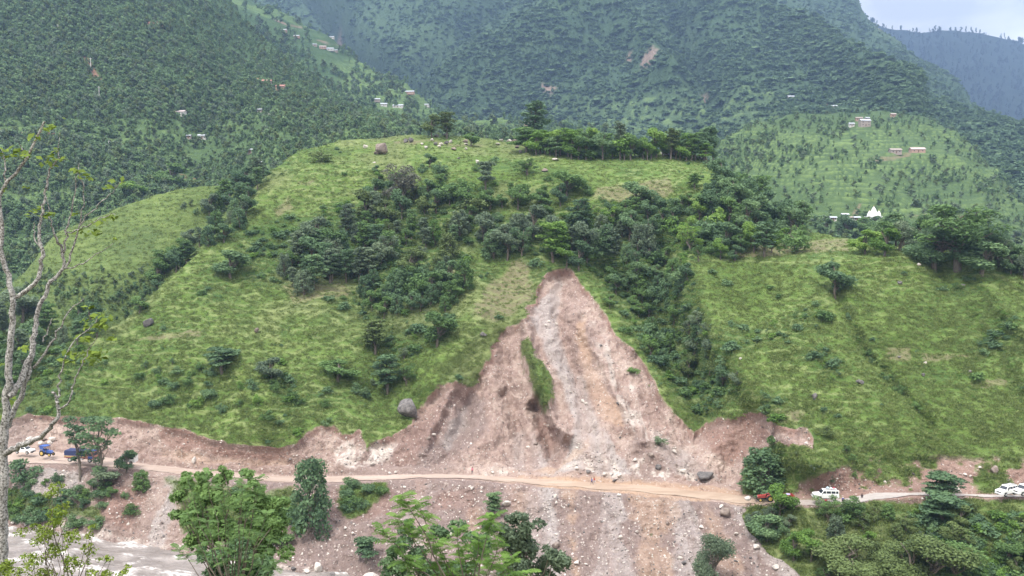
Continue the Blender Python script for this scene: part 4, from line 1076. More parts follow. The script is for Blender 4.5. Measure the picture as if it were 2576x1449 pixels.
# shrubs creeping onto broken ground
d1 = sstep(fbm(L.P, 6, 3, 212), .25, .5) * sstep(soil, .4, .7) * (sstep(L.sdR, 0, 10) * .8 + .05 * (L.sdR <= 0) * (1 - L.on_road) + .25 * (L.u < 900) * below)
scatter('weeds', 'small weeds growing on the bare earth', L, 900, d1, CLN, (.4, 1.1), 408, wide=(1.1, 1.8))

def tuft_protos():
    out = []
    for k in range(5):
        rng = np.random.default_rng(500 + k)
        nb = 34
        base = np.c_[rng.normal(0, .34, (nb, 2)), np.zeros(nb)]
        ang = rng.uniform(0, 6.28, nb); lean = rng.uniform(.15, .6, nb); h = rng.uniform(.25, .75, nb)
        dirv = np.c_[np.cos(ang) * lean, np.sin(ang) * lean, np.ones(nb)] * h[:, None]
        side = np.c_[-np.sin(ang + 1), np.cos(ang + 1), np.zeros(nb)] * rng.uniform(.035, .08, nb)[:, None]
        V = np.stack([base - side, base + side, base + dirv * .8 + side * .7, base + dirv - side * .2], 1).reshape(-1, 3)
        out.append(mesh_np('tuft', V, np.arange(nb * 4).reshape(nb, 4), LEAF['grass'], False, {'var': ('FACE', 'FLOAT', rng.random(nb))}))
    return out
d1 = (1 - sstep(soil, .2, .7)) * (1 - L.on_road) * (1 - .75 * mk['maskB'][2]) * (.35 + .65 * sstep(fbm(L.P, (3, 2, 1.3), 3, 214, .6), -.2, .3)) * (1 - .6 * dry)
TUFT = tuft_protos()
scatter('grass', 'long rough grass over the hillside', L, 78000, d1, TUFT, (.4, .8), 409, tilt=.2, wide=(1.2, 2.2), vmax=1480)
scatter('grass', 'rough grass over the hump', hump, 9000, one(hump), TUFT, (.5, .9), 412, tilt=.2, wide=(1.2, 2.2), vmax=900)

def stone_np(seed, sub=2, rough=.28):
    bm = bmesh.new(); bmesh.ops.create_icosphere(bm, subdivisions=sub, radius=.5)
    V = np.array([v.co[:] for v in bm.verts]); F_ = np.array([[v.index for v in f.verts] for f in bm.faces]); bm.free()
    rng = np.random.default_rng(seed)
    d = fbm(V + seed * 3.1, .7, 3, seed, .5) * rough * 2
    V = V * (1 + d[:, None])
    for _ in range(9):                                   # split faces
        n = rng.normal(0, 1, 3); n /= np.linalg.norm(n); o = rng.uniform(.2, .38)
        s = V @ n - o; V = V - np.where(s > 0, s, 0)[:, None] * n * .9
    V *= np.array([1, rng.uniform(.7, 1), rng.uniform(.5, .85)])
    return V, F_
def mat_stone(name, a, b):
    t = NT(name, .9, .15); n = t.noise(1.4, 6, .7); f2 = t.rand()
    c = t.mix(t.rng(n, .35, .65), a, b)
    c = t.mix(t.math('MULTIPLY', f2, .45), c, tuple(x * .72 for x in a)); t.color(c); t.bump(n, .5, .3)
    return t.m
STONE_P = mat_stone('stone_pale', (0.48, 0.43, 0.39), (0.66, 0.62, 0.58))
STONE_G = mat_stone('stone_grey', (0.075, 0.07, 0.07), (0.235, 0.22, 0.215))
STONE_B = mat_stone('stone_brown', (0.16, 0.125, 0.11), (0.34, 0.285, 0.25))
SP = [mesh_np('stone', *stone_np(600 + k, 1), m) for k in range(3) for m in (STONE_P, STONE_G, STONE_P, STONE_B)]
grey, white = mk['maskA'][1], mk['maskB'][0]
d1 = sstep(soil, .5, .8) * (1 - L.on_road) * (.16 + .35 * grey + .9 * white + .3 * sstep(fbm(L.P, 9, 3, 216), .1, .5) + .15 * below)
scatter('rubble', 'loose broken stones strewn down the landslide', L, 34000, d1, SP, (.14, .6), 410, tilt=.5, wide=(.9, 1.9), sink=.1)
d1 = sstep(soil, .5, .8) * (1 - L.on_road) * (.05 + .9 * white + .2 * grey)
scatter('rubble', 'larger pale broken rocks on the landslide fan', L, 1500, d1, SP, (.5, 1.5), 411, tilt=.5, wide=(.9, 1.7), sink=.15)
# ------------------------------------------------------------------ single trees of the hillside
def side(u, v):
    return 'near' if v > interp(u, V_CREST) + 1 else 'hump'
BELT = 'belt of trees above the landslide'
grove(28, [(744, 752), (705, 700), (780, 610), (860, 560), (940, 600), (960, 700), (900, 740), (820, 715)], 'near', (40, 88), ['round', 'tall', 'tall', 'drape'], ['dark', 'grey', 'grey', 'mid', 'dark'], 'in the wood around the brown clearing', BELT, 1, 26)
grove(28, [(900, 545), (1010, 540), (1120, 560), (1200, 600), (1200, 645), (1130, 690), (1040, 740), (960, 720), (930, 640)], 'near', (36, 84), ['round', 'tall', 'drape', 'spray'], ['dark', 'mid', 'grey', 'light', 'olive'], 'in the wood upslope from the brown patch', BELT, 24, 26)
grove(40, [(1200, 580), (1330, 600), (1420, 580), (1520, 580), (1640, 600), (1650, 680), (1480, 690), (1360, 672), (1230, 650)], 'near', (36, 90), ['round', 'tall', 'round', 'drape', 'spray'], ['dark', 'grey', 'mid', 'grey', 'light', 'dark'], 'in the wood over the landslide head', BELT, 2, 23)
grove(22, [(1030, 500), (1150, 490), (1420, 500), (1430, 570), (1200, 570), (1060, 540)], 'near', (26, 60), ['round', 'shrub', 'tall', 'round'], ['mid', 'dark', 'mid', 'olive'], 'on the terraces under the hilltop', 'trees under the hilltop', 25, 30)
grove(20, [(1520, 540), (1620, 520), (1760, 520), (1780, 570), (1640, 590), (1530, 580)], 'near', (26, 58), ['round', 'shrub', 'round', 'tall'], ['mid', 'dark', 'dark'], 'around the broad tree below the open grass', 'trees below the open grass', 26, 28)
grove(26, [(1640, 590), (1760, 560), (1880, 600), (2040, 620), (1980, 650), (1800, 660), (1700, 690), (1640, 680)], 'near', (36, 70), ['round', 'shrub', 'round', 'spray'], ['mid', 'dark', 'light'], 'beside the millet field', 'trees beside the millet field', 3, 24)
grove(26, [(1470, 700), (1560, 710), (1700, 690), (1740, 700), (1700, 800), (1690, 900), (1650, 950), (1600, 860), (1530, 790)], 'near', (34, 62), ['round', 'shrub', 'drape', 'round'], ['dark', 'dark', 'mid'], 'in the ravine beside the landslide', 'trees in the ravine', 4, 24)
grove(12, [(1700, 850), (1780, 800), (1830, 900), (1860, 980), (1780, 1000), (1720, 950)], 'near', (40, 75), ['round', 'spray', 'round'], ['dark', 'grey', 'olive'], 'on the spur between landslide and pasture', 'trees on the spur', 5, 26)
grove(30, [(1780, 470), (1860, 490), (1930, 540), (2040, 590), (1980, 610), (1850, 590), (1780, 540)], 'near', (46, 88), ['round', 'round', 'tall', 'drape'], ['dark', 'dark', 'mid'], 'on the wooded flank below the hilltop grove', 'trees on the wooded flank', 6, 22)
grove(50, [(1310, 372), (1380, 382), (1500, 392), (1620, 392), (1740, 392), (1800, 402), (1795, 412), (1700, 402), (1560, 405), (1420, 402), (1320, 385)], 'near', (34, 74), ['round', 'round', 'layered', 'shrub', 'tall'], ['mid', 'light', 'mid', 'light', 'dark'], 'in the farm grove on the hilltop', 'trees of the hilltop farm grove', 7, 13)
grove(34, [(660, 440), (610, 440), (540, 500), (470, 600), (380, 720), (320, 800), (360, 790), (450, 700), (540, 640), (620, 580)], side, (34, 66), ['round', 'round', 'tall', 'drape'], ['dark', 'dark', 'grey', 'mid'], 'in the gully between the two grassy slopes', 'trees in the gully', 8, 24)
grove(22, [(-30, 760), (60, 780), (140, 800), (290, 830), (260, 870), (120, 900), (60, 980), (-30, 1000)], side, (48, 90), ['round', 'drape', 'tall'], ['dark', 'dark', 'grey', 'mid'], 'in the hollow behind the bare tree', 'trees in the hollow', 9, 26)
grove(26, [(900, 740), (960, 700), (1130, 700), (1170, 740), (1140, 800), (1060, 800), (960, 800), (920, 790)], 'near', (36, 66), ['round', 'shrub', 'round', 'drape'], ['dark', 'dark', 'mid'], 'in the thicket next to the brown patch', 'trees of the thicket', 10, 22)
grove(34, [(2130, 625), (2300, 635), (2420, 660), (2520, 690), (2600, 720), (2620, 690), (2560, 640), (2400, 620), (2250, 612)], 'near', (44, 96), ['round', 'round', 'spray', 'drape'], ['dark', 'mid', 'dark', 'grey'], 'at the top edge of the big pasture', 'trees at the edge of the pasture', 11, 20)
grove(18, [(2060, 580), (2200, 585), (2350, 590), (2560, 600), (2560, 620), (2200, 612), (2080, 600)], 'dome', (30, 60), ['round', 'round', 'tall'], ['dark', 'grey', 'mid'], 'around the white temple', 'trees around the temple', 12, 24)
grove(16, [(860, 440), (1240, 420), (1320, 470), (1180, 500), (1000, 500), (880, 490)], 'near', (14, 34), ['round', 'shrub', 'shrub'], ['dark', 'mid', 'light'], 'scattered on the hilltop grass', 'bushes on the hilltop grass', 13, 30)
grove(26, [(400, 900), (620, 960), (820, 1000), (900, 1060), (760, 1080), (560, 1050), (330, 1020), (330, 900)], 'near', (16, 34), ['shrub', 'shrub', 'spray'], ['mid', 'dark', 'dark', 'light'], 'on the grass over the road cutting', 'shrubs over the road cutting', 14, 30)
grove(9, [(740, 1150), (780, 1030), (900, 960), (1020, 900), (1010, 960), (900, 1040)], 'near', (18, 36), ['shrub', 'spray'], ['mid', 'grey', 'dark'], 'on the slope under the lone boulder', 'shrubs by the boulder', 15, 26)
grove(10, [(2120, 760), (2190, 890), (2340, 1070), (2330, 1080), (2180, 905), (2110, 770)], 'near', (14, 28), ['shrub'], ['dark', 'mid'], 'lining the furrow in the pasture', 'shrubs lining the furrow', 16, 14)
grove(9, [(2000, 1040), (2120, 1120), (2200, 1200), (2080, 1220), (1960, 1170)], 'near', (18, 40), ['shrub', 'spray'], ['mid', 'olive', 'grey'], 'on the grassy bank above the jeep', 'shrubs above the jeep', 17, 26)
# below the road
grove(16, [(30, 1210), (160, 1200), (330, 1215), (380, 1240), (340, 1300), (230, 1290), (60, 1260)], 'near', (20, 40), ['shrub', 'round', 'shrub'], ['dark', 'mid', 'dark'], 'on the bare bank under the truck', 'shrubs under the truck', 18, 30)
grove(13, [(20, 1290), (120, 1300), (260, 1320), (270, 1338), (130, 1322), (20, 1312)], 'near', (24, 44), ['shrub'], ['dark', 'mid', 'dark'], 'along the river edge', 'shrubs along the river', 19, 14)
grove(9, [(860, 1250), (880, 1225), (970, 1225), (980, 1240), (930, 1290), (880, 1310)], 'near', (26, 42), ['shrub'], ['dark', 'dark', 'mid'], 'in the green patch below the road', 'shrubs of the green patch', 20, 14)
grove(8, [(660, 1380), (720, 1340), (790, 1290), (820, 1250), (800, 1320), (720, 1370)], 'near', (34, 54), ['shrub', 'spray'], ['mid', 'light', 'mid'], 'trailing down from the tall bamboo', 'shrubs beneath the bamboo', 21, 14)
grove(44, [(1960, 1350), (2080, 1300), (2250, 1280), (2450, 1280), (2640, 1290), (2640, 1560), (2200, 1560), (2040, 1450)], 'near', (36, 74), ['round', 'shrub', 'spray', 'spray', 'drape'], ['mid', 'olive', 'olive', 'light', 'grey'], 'on the overgrown bank below the parked jeeps', 'bushes on the overgrown bank', 22, 34, 1.15)
grove(9, [(1880, 1330), (1930, 1300), (1990, 1310), (1980, 1370), (1930, 1380)], 'near', (30, 56), ['round', 'shrub'], ['dark', 'dark', 'grey'], 'at the foot of the broken road edge', 'bushes under the broken edge', 23, 16)

S = plant
S('round', 'near', 1425, 497, 68, 76, 'mid', label='rounded green tree standing alone on the upper slope')
S('shrub', 'near', 1478, 492, 34, 44, 'mid', label='bush growing against the rounded lone tree on the upper slope')
S('spray', 'near', 1008, 522, 118, 100, 'brownish', label='wide greyish brown tree with thin foliage on the hill shoulder')
S('round', 'near', 940, 512, 62, 56, 'dark', label='dark bush tree beside the greyish brown tree')
S('round', 'near', 1072, 508, 58, 46, 'dark', label='dark tree on the downhill side of the greyish brown tree')
S('layered', 'near', 1222, 478, 74, 46, 'grey', label='small tiered tree on the open hilltop grass')
S('round', 'near', 1082, 420, 34, 34, 'dark', label='dark round tree in the grass below the big boulder')
S('spray', 'near', 1325, 440, 44, 56, 'mid', label='low spreading tree on the hilltop grass')
S('shrub', 'near', 806, 408, 34, 56, 'olive', label='olive bush on the hill crest shoulder')
S('tall', 'near', 1122, 350, 72, 40, 'olive', label='tall pale green tree on the hilltop skyline', var=1)
S('round', 'near', 1088, 346, 56, 46, 'olive', label='pale rounded tree on the hilltop skyline next to boulders')
S('round', 'near', 1186, 368, 36, 40, 'mid', label='small round tree on the brown hilltop field edge')
S('tall', 'near', 1342, 368, 120, 60, 'dark', label='tallest dark tree on the hilltop, crown split in tiers', var=2)
S('tall', 'near', 1560, 402, 100, 32, 'grey', label='tall thin tree with bare trunk in front of the farm grove')
S('tall', 'near', 1688, 402, 82, 36, 'olive', label='thin pale trunked tree at the end of the farm grove')
S('round', 'near', 1478, 398, 74, 60, 'light', label='bright leafy tree rising in the middle of the farm grove')
S('round', 'near', 1770, 402, 84, 74, 'dark', label='broad dark tree closing the farm grove on the hill edge')
S('round', 'near', 1600, 530, 74, 74, 'dark', label='dark broad tree at the foot of the open grass slope')
S('tall', 'near', 1748, 472, 38, 30, 'mid', label='slim young tree by itself near the hill edge')
S('shrub', 'near', 1463, 520, 26, 24, 'yellow', label='small yellow leaved bush under the rounded lone tree')
S('layered', 'near', 560, 938, 66, 82, 'dark', label='dark flat topped tree alone on the lower grass slope')
S('round', 'near', 685, 958, 60, 60, 'grey', label='greyish round tree next to the flat topped tree')
S('tall', 'near', 975, 990, 104, 66, 'dark', label='dark upright tree above the road cutting', var=0)
S('spray', 'near', 1022, 968, 58, 56, 'mid', label='feathery bush beside the dark upright tree')
S('round', 'near', 1100, 872, 92, 78, 'mid', label='leafy green tree on the edge of the brown patch')
S('tall', 'near', 945, 890, 92, 60, 'olive', label='pale tree between the thicket and the upright tree')
S('drape', 'near', 1166, 730, 84, 50, 'mid', label='creeper covered tree between two small brown clearings')
S('tall', 'near', 830, 712, 90, 44, 'grey', label='thin trunked tree standing on the brown clearing')
S('tall', 'near', 790, 730, 96, 46, 'dark', label='thin trunked dark tree at the edge of the brown clearing')
S('round', 'near', 580, 700, 70, 84, 'dark', label='dark round tree where the grass slope meets the gully')
S('round', 'near', 850, 960, 54, 90, 'mid', label='wide low tree in the middle of the grass slope')
S('round', 'flank', 342, 506, 50, 60, 'light', label='bright round tree just behind the grassy hump')
S('round', 'flank', 430, 470, 58, 70, 'mid', label='mid green tree behind the crest of the grassy hump')
S('round', 'near', 2098, 750, 92, 80, 'dark', label='dark round tree at the head of the pasture furrow')
S('tall', 'near', 1924, 648, 96, 56, 'dark', label='dark upright tree standing in the millet field', var=2)
S('round', 'near', 2175, 640, 62, 66, 'light', label='bright leafy tree at the end of the millet field')
S('round', 'near', 2225, 645, 70, 70, 'light', label='second bright leafy tree past the millet field')
S('spray', 'near', 2410, 668, 170, 190, 'mid', label='large spreading tree at the pasture edge, crown pale on top')
S('dense', 'near', 2350, 680, 110, 150, 'dark', label='massive dark tree in front of the large spreading tree')
S('round', 'near', 2470, 690, 84, 110, 'dark', label='dark tree at the lower end of the pasture grove')
S('drape', 'near', 1918, 1236, 118, 104, 'dark', label='creeper covered tree on the bank over the orange road')
S('round', 'near', 1962, 1306, 92, 66, 'light', label='light green roadside tree hiding the red tractor')
S('layered', 'near', 2368, 1262, 78, 92, 'dark', label='blue green tiered tree standing on the road edge', var=0)
S('layered', 'near', 2372, 1306, 70, 100, 'dark', label='lower tiered tree just under the road edge', var=1)
S('sparse', 'near', 206, 1204, 160, 70, 'dark', label='slender tree with bare trunk in front of the truck')
S('sparse', 'near', 256, 1236, 200, 84, 'dark', label='taller slender tree with bare trunk in front of the truck cab')
S('round', 'near', 322, 1190, 58, 50, 'dark', label='small dark tree hiding the white van')
S('drape', 'near', 358, 1236, 56, 42, 'mid', label='bright narrow bush below the white van')
S('round', 'near', 268, 1232, 60, 64, 'grey', label='grey green bush at the foot of the slender trees')
S('shrub', 'near', 60, 1212, 66, 84, 'dark', label='dark bush beside the bare tree trunk under the white pickup')
S('drape', 'near', 780, 1340, 206, 96, 'dark', label='tall dark bamboo clump rising across the road', name='bamboo_clump')
S('tall', 'near', 1241, 1302, 70, 38, 'dark', label='small dark tree alone on the scree below the road', var=1)
S('layered', 'near', 922, 1412, 62, 62, 'dark', label='small tiered bush on the scree above the river')
S('dense', 'near', 1792, 1496, 168, 96, 'grey', label='dark open tree growing on the striped scree')
S('round', 'near', 1996, 1410, 76, 60, 'light', label='vivid green bush at the edge of the scree')
S('round', 'near', 2042, 1412, 80, 62, 'light', label='vivid green small tree with bare stem at the scree edge')
S('round', 'near', 1930, 1362, 70, 74, 'dark', label='dark tree leaning over the grey scree')
for q_, (uu, vv, hh) in enumerate(((2270, 1480, 130), (2390, 1490, 140), (2330, 1500, 170))): S('dense', 'near', uu, vv, hh, hh, ('olive', 'mid', 'olive')[q_], label=('first', 'third', 'middle and tallest')[q_] + ' of the three tall bushes on the bank below the road')
S('dense', 'near', 2150, 1470, 120, 150, 'olive', label='olive bush left of the largest rounded bush'.replace('left of', 'next to'))
S('shrub', 'near', 1660, 920, 40, 60, 'dark', label='dark shrub overhanging the landslide rim')
S('shrub', 'near', 1590, 940, 18, 40, 'mid', label='small patch of shrub inside the landslide')
S('shrub', 'near', 1660, 1120, 26, 44, 'grey', label='grey shrub growing on the landslide debris')
# ------------------------------------------------------------------ hard objects: helpers
def bm_obj(name, bm, mat, parent=None, smooth_=False, loc=(0, 0, 0), rot=(0, 0, 0)):
    bmesh.ops.recalc_face_normals(bm, faces=bm.faces)
    me = bpy.data.meshes.new(name); bm.to_mesh(me); bm.free()
    if smooth_:
        for p in me.polygons: p.use_smooth = True
    me.materials.append(mat)
    o = bpy.data.objects.new(name, me); o.location = loc; o.rotation_euler = rot
    return link(o, parent)

def bevel_(bm, w, seg=2):
    if w > 0: bmesh.ops.bevel(bm, geom=[e for e in bm.edges if e.calc_face_angle(0) > .5], offset=w, segments=seg, affect='EDGES', profile=.6)

def prism(name, prof, y0, y1, mat, parent, bev=.04, inset=0.0, inset_from=1e9):
    """side profile (x, z) extruded across y; points above inset_from lean inwards"""
    bm = bmesh.new()
    f = lambda z: inset * max(0, z - inset_from)
    a = [bm.verts.new((x, y0 + f(z), z)) for x, z in prof]; b = [bm.verts.new((x, y1 - f(z), z)) for x, z in prof]
    n = len(prof); bm.faces.new(a); bm.faces.new(b[::-1])
    for i in range(n): bm.faces.new((a[i], b[i], b[(i + 1) % n], a[(i + 1) % n]))
    bmesh.ops.recalc_face_normals(bm, faces=bm.faces)
    bevel_(bm, bev); return bm_obj(name, bm, mat, parent)

def box(name, c, s, mat, parent, bev=.02, rot=(0, 0, 0)):
    bm = bmesh.new(); bmesh.ops.create_cube(bm, size=1)
    for v in bm.verts: v.co = Vector((v.co.x * s[0], v.co.y * s[1], v.co.z * s[2]))
    bevel_(bm, bev); return bm_obj(name, bm, mat, parent, loc=c, rot=rot)

def cyl_y(bm, r, w, seg=20, c=(0, 0, 0), r2=None):
    m = Matrix.Translation(c) @ Matrix.Rotation(math.pi / 2, 4, 'X')
    bmesh.ops.create_cone(bm, cap_ends=True, segments=seg, radius1=r, radius2=r2 or r, depth=w, matrix=m)

M_TYRE = plain('tyre', (0.03, 0.03, 0.03), .8, .2)
M_RIM = plain('rim', (0.45, 0.45, 0.45), .4, .5)
M_WHITE = plain('paint_white', (0.78, 0.78, 0.78), .35, .5, .04)
M_SILV = plain('paint_silver', (0.62, 0.63, 0.65), .35, .5, .05)
M_GLASS = plain('glass_dark', (0.03, 0.035, 0.045), .12, .6, .1)
M_BLACK = plain('black_trim', (0.04, 0.04, 0.045), .6, .3)
M_BLUE = plain('paint_blue', (0.05, 0.11, 0.36), .4, .5)
M_DBLUE = plain('tarp_blue', (0.035, 0.045, 0.12), .6, .3)
M_RED = plain('paint_red', (0.34, 0.06, 0.05), .45, .4)
M_ORANGE = plain('paint_orange', (0.65, 0.16, 0.05), .45, .4)
M_YEL = plain('paint_yellow', (0.6, 0.42, 0.12), .5, .4)
M_LAMP = plain('lamp_glass', (0.7, 0.7, 0.65), .15, .6)
M_WOOD = plain('wood', (0.16, 0.10, 0.07), .8, .2)
M_MUD = plain('mud', (0.34, 0.25, 0.19), .9, .1)

def wheel(parent, x, y, r, w, rim=None, tyre=None):
    bm = bmesh.new(); cyl_y(bm, r, w, 24); bevel_(bm, w * .18, 2)
    o = bm_obj('wheel', bm, tyre or M_TYRE, parent, True, (x, y, r))
    bm = bmesh.new(); cyl_y(bm, r * .56, w * 1.06, 16); bm_obj('rim', bm, rim or M_RIM, o, False)
    return o

def panel(name, pts, mat, parent, th=.02):
    """thin slab from a quad of corner points, thickened along its normal"""
    p = [Vector(q) for q in pts]; n = (p[1] - p[0]).cross(p[2] - p[0]).normalized()
    bm = bmesh.new(); a = [bm.verts.new(q - n * th) for q in p]; b = [bm.verts.new(q + n * th) for q in p]
    bm.faces.new(a[::-1]); bm.faces.new(b); k = len(p)
    for i in range(k): bm.faces.new((a[i], a[(i + 1) % k], b[(i + 1) % k], b[i]))
    return bm_obj(name, bm, mat, parent)

def road_at(u, v):
    z = float(zin(u)) + .24
    Y = -z * F / (v - HZ); P = ray(u, v, Y); return (float(P[0]), float(P[1]), z)

def jeep(u, v, yaw, label, sc=1.0, rack=True, body=None):
    body = body or M_WHITE
    t = empty('parked_jeep', road_at(u, v), yaw, sc, label, 'jeep', 'jeeps waiting on the road')
    prism('body', [(-2.15, .42), (-1.75, .42), (-1.65, .78), (-.95, .78), (-.85, .42), (.85, .42), (.95, .78), (1.65, .78), (1.75, .42), (2.1, .42), (2.2, .6), (2.2, .95), (2.05, 1.08), (.95, 1.2), (-2.2, 1.2), (-2.25, .6)], -.84, .84, body, t, .035)
    prism('cabin', [(-2.2, 1.18), (.98, 1.18), (.5, 1.78), (.35, 1.86), (-2.05, 1.9), (-2.18, 1.8)], -.8, .8, body, t, .04, .16, 1.18)
    for s in (-1, 1):
        y = lambda z: s * (.81 - .16 * (z - 1.18))
        for a, b, c, d in ((.1, .78, .12, .48), (-.75, .0, -.75, .02), (-1.55, -.85, -1.55, -.85), (-2.08, -1.66, -2.04, -1.66)):
            panel('side_window', [(a, y(1.27), 1.27), (b, y(1.27), 1.27), (d, y(1.7), 1.7), (c, y(1.7), 1.7)], M_GLASS, t, .012)
        wheel(t, 1.3, s * .76, .37, .24); wheel(t, -1.3, s * .76, .37, .24)
        box('headlight', (2.2, s * .58, .84), (.06, .26, .2), M_LAMP, t, .02)
        box('door_handle', (-.1, s * .85, 1.08), (.14, .03, .03), M_BLACK, t, .005)
        box('mirror', (.82, s * .98, 1.28), (.08, .18, .16), M_BLACK, t, .02)
        box('step', (0, s * .88, .42), (1.7, .16, .05), M_BLACK, t, .01)
    panel('windscreen', [(.985, -.68, 1.25), (.985, .68, 1.25), (.56, .62, 1.75), (.56, -.62, 1.75)], M_GLASS, t, .012)
    panel('rear_window', [(-2.215, -.6, 1.3), (-2.215, .6, 1.3), (-2.2, .55, 1.7), (-2.2, -.55, 1.7)], M_GLASS, t, .012)
    box('grille', (2.21, 0, .82), (.04, .8, .2), M_BLACK, t, .01)
    box('front_bumper', (2.26, 0, .5), (.16, 1.6, .18), M_SILV, t, .04)
    box('rear_bumper', (-2.3, 0, .52), (.12, 1.6, .16), M_BLACK, t, .03)
    if rack:
        bm = bmesh.new()
        for s in (-.62, .62):
            bmesh.ops.create_cube(bm, size=1, matrix=Matrix.Translation((-.9, s, 1.98)) @ Matrix.Diagonal((2.2, .04, .04, 1)))
            for x in (-1.9, -.9, .1): bmesh.ops.create_cube(bm, size=1, matrix=Matrix.Translation((x, s, 1.93)) @ Matrix.Diagonal((.04, .04, .1, 1)))
        for x in np.linspace(-1.95, .15, 7): bmesh.ops.create_cube(bm, size=1, matrix=Matrix.Translation((x, 0, 1.972)) @ Matrix.Diagonal((.03, 1.2, .03, 1)))
        bm_obj('roof_rack', bm, M_BLACK, t)
    return t

def bundle(P, size, mat, label, seed, name='luggage_bundle'):
    V, F_ = stone_np(seed, 2, .12); V = V * np.array(size)
    o = add_obj(name, mesh_np(name, V, F_, mat, True), loc=P); return tag(o, label, 'luggage', None)

J = jeep(2076, 1266, math.radians(176), 'white jeep with loaded roof rack, facing the landslide', 1.08)
jl = Vector(J.location)
def onroof(x, y, z): return jl + Matrix.Rotation(J.rotation_euler.z, 3, 'Z') @ Vector((x * 1.08, y * 1.08, z * 1.08))
bundle(onroof(-.35, 0, 2.2), (.85, .9, .5), plain('bag_pale_blue', (.45, .62, .75), .8), 'pale blue bundle on the roof of the loaded jeep', 71)
bundle(onroof(-.95, .1, 2.15), (.6, .8, .36), plain('bag_white', (.75, .76, .8), .8), 'white bundle in the middle of the jeep roof', 72)
bundle(onroof(-1.5, 0, 2.16), (.6, .9, .4), plain('bag_maroon', (.35, .06, .09), .8), 'maroon bundle at the back of the jeep roof', 73)
jeep(2531, 1254, math.radians(205), 'white jeep waiting ahead of the one with an orange roof load', 1.0)
J2 = jeep(2576, 1253, math.radians(200), 'white jeep carrying an orange load, cut by the picture edge', 1.05)
j2 = Vector(J2.location)
bundle(j2 + Vector((.9, .3, 2.25)), (1.5, .9, .4), M_ORANGE, 'flat orange load on the roof of the last jeep', 74)

def pickup(u, v, yaw, label):
    t = empty('pickup_truck', road_at(u, v), yaw, 1, label, 'pickup', 'vehicles halted above the river bend')
    prism('body', [(-2.3, .5), (-1.8, .5), (-1.7, .82), (-.95, .82), (-.85, .5), (.95, .5), (1.05, .82), (1.8, .82), (1.9, .5), (2.3, .5), (2.38, .75), (2.3, 1.02), (1.15, 1.12), (-.35, 1.12), (-.35, .72), (-2.3, .72)], -.84, .84, M_WHITE, t, .03)
    prism('cab', [(-.4, 1.1), (1.15, 1.1), (.62, 1.68), (-.25, 1.7), (-.42, 1.6)], -.8, .8, M_WHITE, t, .04, .15, 1.1)
    for s in (-1, 1):
        box('bed_side', (-1.36, s * .81, .93), (1.9, .06, .46), M_WHITE, t, .01)
        panel('side_window', [(-.3, s * .8, 1.18), (.9, s * .8, 1.18), (.55, s * .74, 1.58), (-.25, s * .74, 1.58)], M_GLASS, t, .012)
        wheel(t, 1.42, s * .76, .36, .24); wheel(t, -1.32, s * .76, .36, .24)
        box('headlight', (2.33, s * .6, .86), (.06, .3, .16), M_LAMP, t, .02)
    box('tailgate', (-2.3, 0, .93), (.06, 1.6, .46), M_WHITE, t, .01)
    panel('windscreen', [(1.14, -.68, 1.16), (1.14, .68, 1.16), (.68, .62, 1.62), (.68, -.62, 1.62)], M_GLASS, t, .014)
    box('front_bumper', (2.4, 0, .56), (.14, 1.6, .2), M_BLACK, t, .04)
    return t
pickup(62, 1147, math.radians(-12), 'white pickup truck beside the bare tree trunk')

def tractor(u, v, yaw, mat, label, canopy):
    t = empty('tractor', road_at(u, v), yaw, 1, label, 'tractor')
    prism('bonnet', [(.1, .75), (1.65, .7), (1.72, 1.05), (1.55, 1.25), (.1, 1.38)], -.3, .3, mat, t, .05)
    box('chassis', (.3, 0, .62), (2.3, .34, .3), M_BLACK, t, .03)
    for s in (-1, 1):
        wheel(t, -.65, s * .72, .68, .38, M_YEL); wheel(t, 1.3, s * .6, .4, .22, M_YEL)
        prism('mudguard', [(-1.4, 1.0), (-1.2, 1.35), (-.75, 1.48), (-.2, 1.35), (.02, 1.0), (-.05, .98), (-.25, 1.28), (-.75, 1.4), (-1.15, 1.28), (-1.35, .98)], s * .55 - .2, s * .55 + .2, mat, t, .01)
        box('headlight', (1.7, s * .2, 1.0), (.06, .14, .14), M_LAMP, t, .02)
    box('seat', (-.75, 0, 1.25), (.45, .5, .12), M_BLACK, t, .04)
    box('seat_back', (-.97, 0, 1.45), (.1, .48, .4), M_BLACK, t, .04)
    bm = bmesh.new(); bmesh.ops.create_cone(bm, segments=16, radius1=.2, radius2=.2, depth=.03, cap_ends=True)
    bm_obj('steering_wheel', bm, M_BLACK, t, False, (-.18, 0, 1.62), (0, .5, 0))
    bm = bmesh.new(); bmesh.ops.create_cone(bm, segments=10, radius1=.04, radius2=.04, depth=.7, cap_ends=True); bm_obj('exhaust', bm, M_BLACK, t, True, (.9, .2, 1.6))
    if canopy:
        for x, y in ((-1.25, -.6), (-1.25, .6), (.15, -.55), (.15, .55)): box('canopy_post', (x, y, 1.75), (.06, .06, 1.15), mat, t, 0)
        prism('canopy', [(-1.5, 2.3), (.4, 2.3), (.35, 2.42), (-.55, 2.5), (-1.45, 2.42)], -.8, .8, mat, t, .03)
        panel('canopy_curtain', [(-1.3, -.68, 1.6), (-.2, -.68, 1.6), (-.2, -.7, 2.3), (-1.3, -.7, 2.3)], mat, t, .02)
    return t
tractor(118, 1153, math.radians(-15), M_BLUE, 'blue tractor with a blue canopy, between pickup and truck', True)
tractor(1926, 1271, math.radians(182), M_RED, 'red tractor half hidden by the roadside tree', False)
t = empty('tractor_trailer', road_at(1976, 1273), math.radians(182), 1, 'red trailer with yellow wheels hitched behind the red tractor', 'trailer')
box('trailer_bed', (0, 0, .95), (3.0, 1.7, .14), M_RED, t, .02)
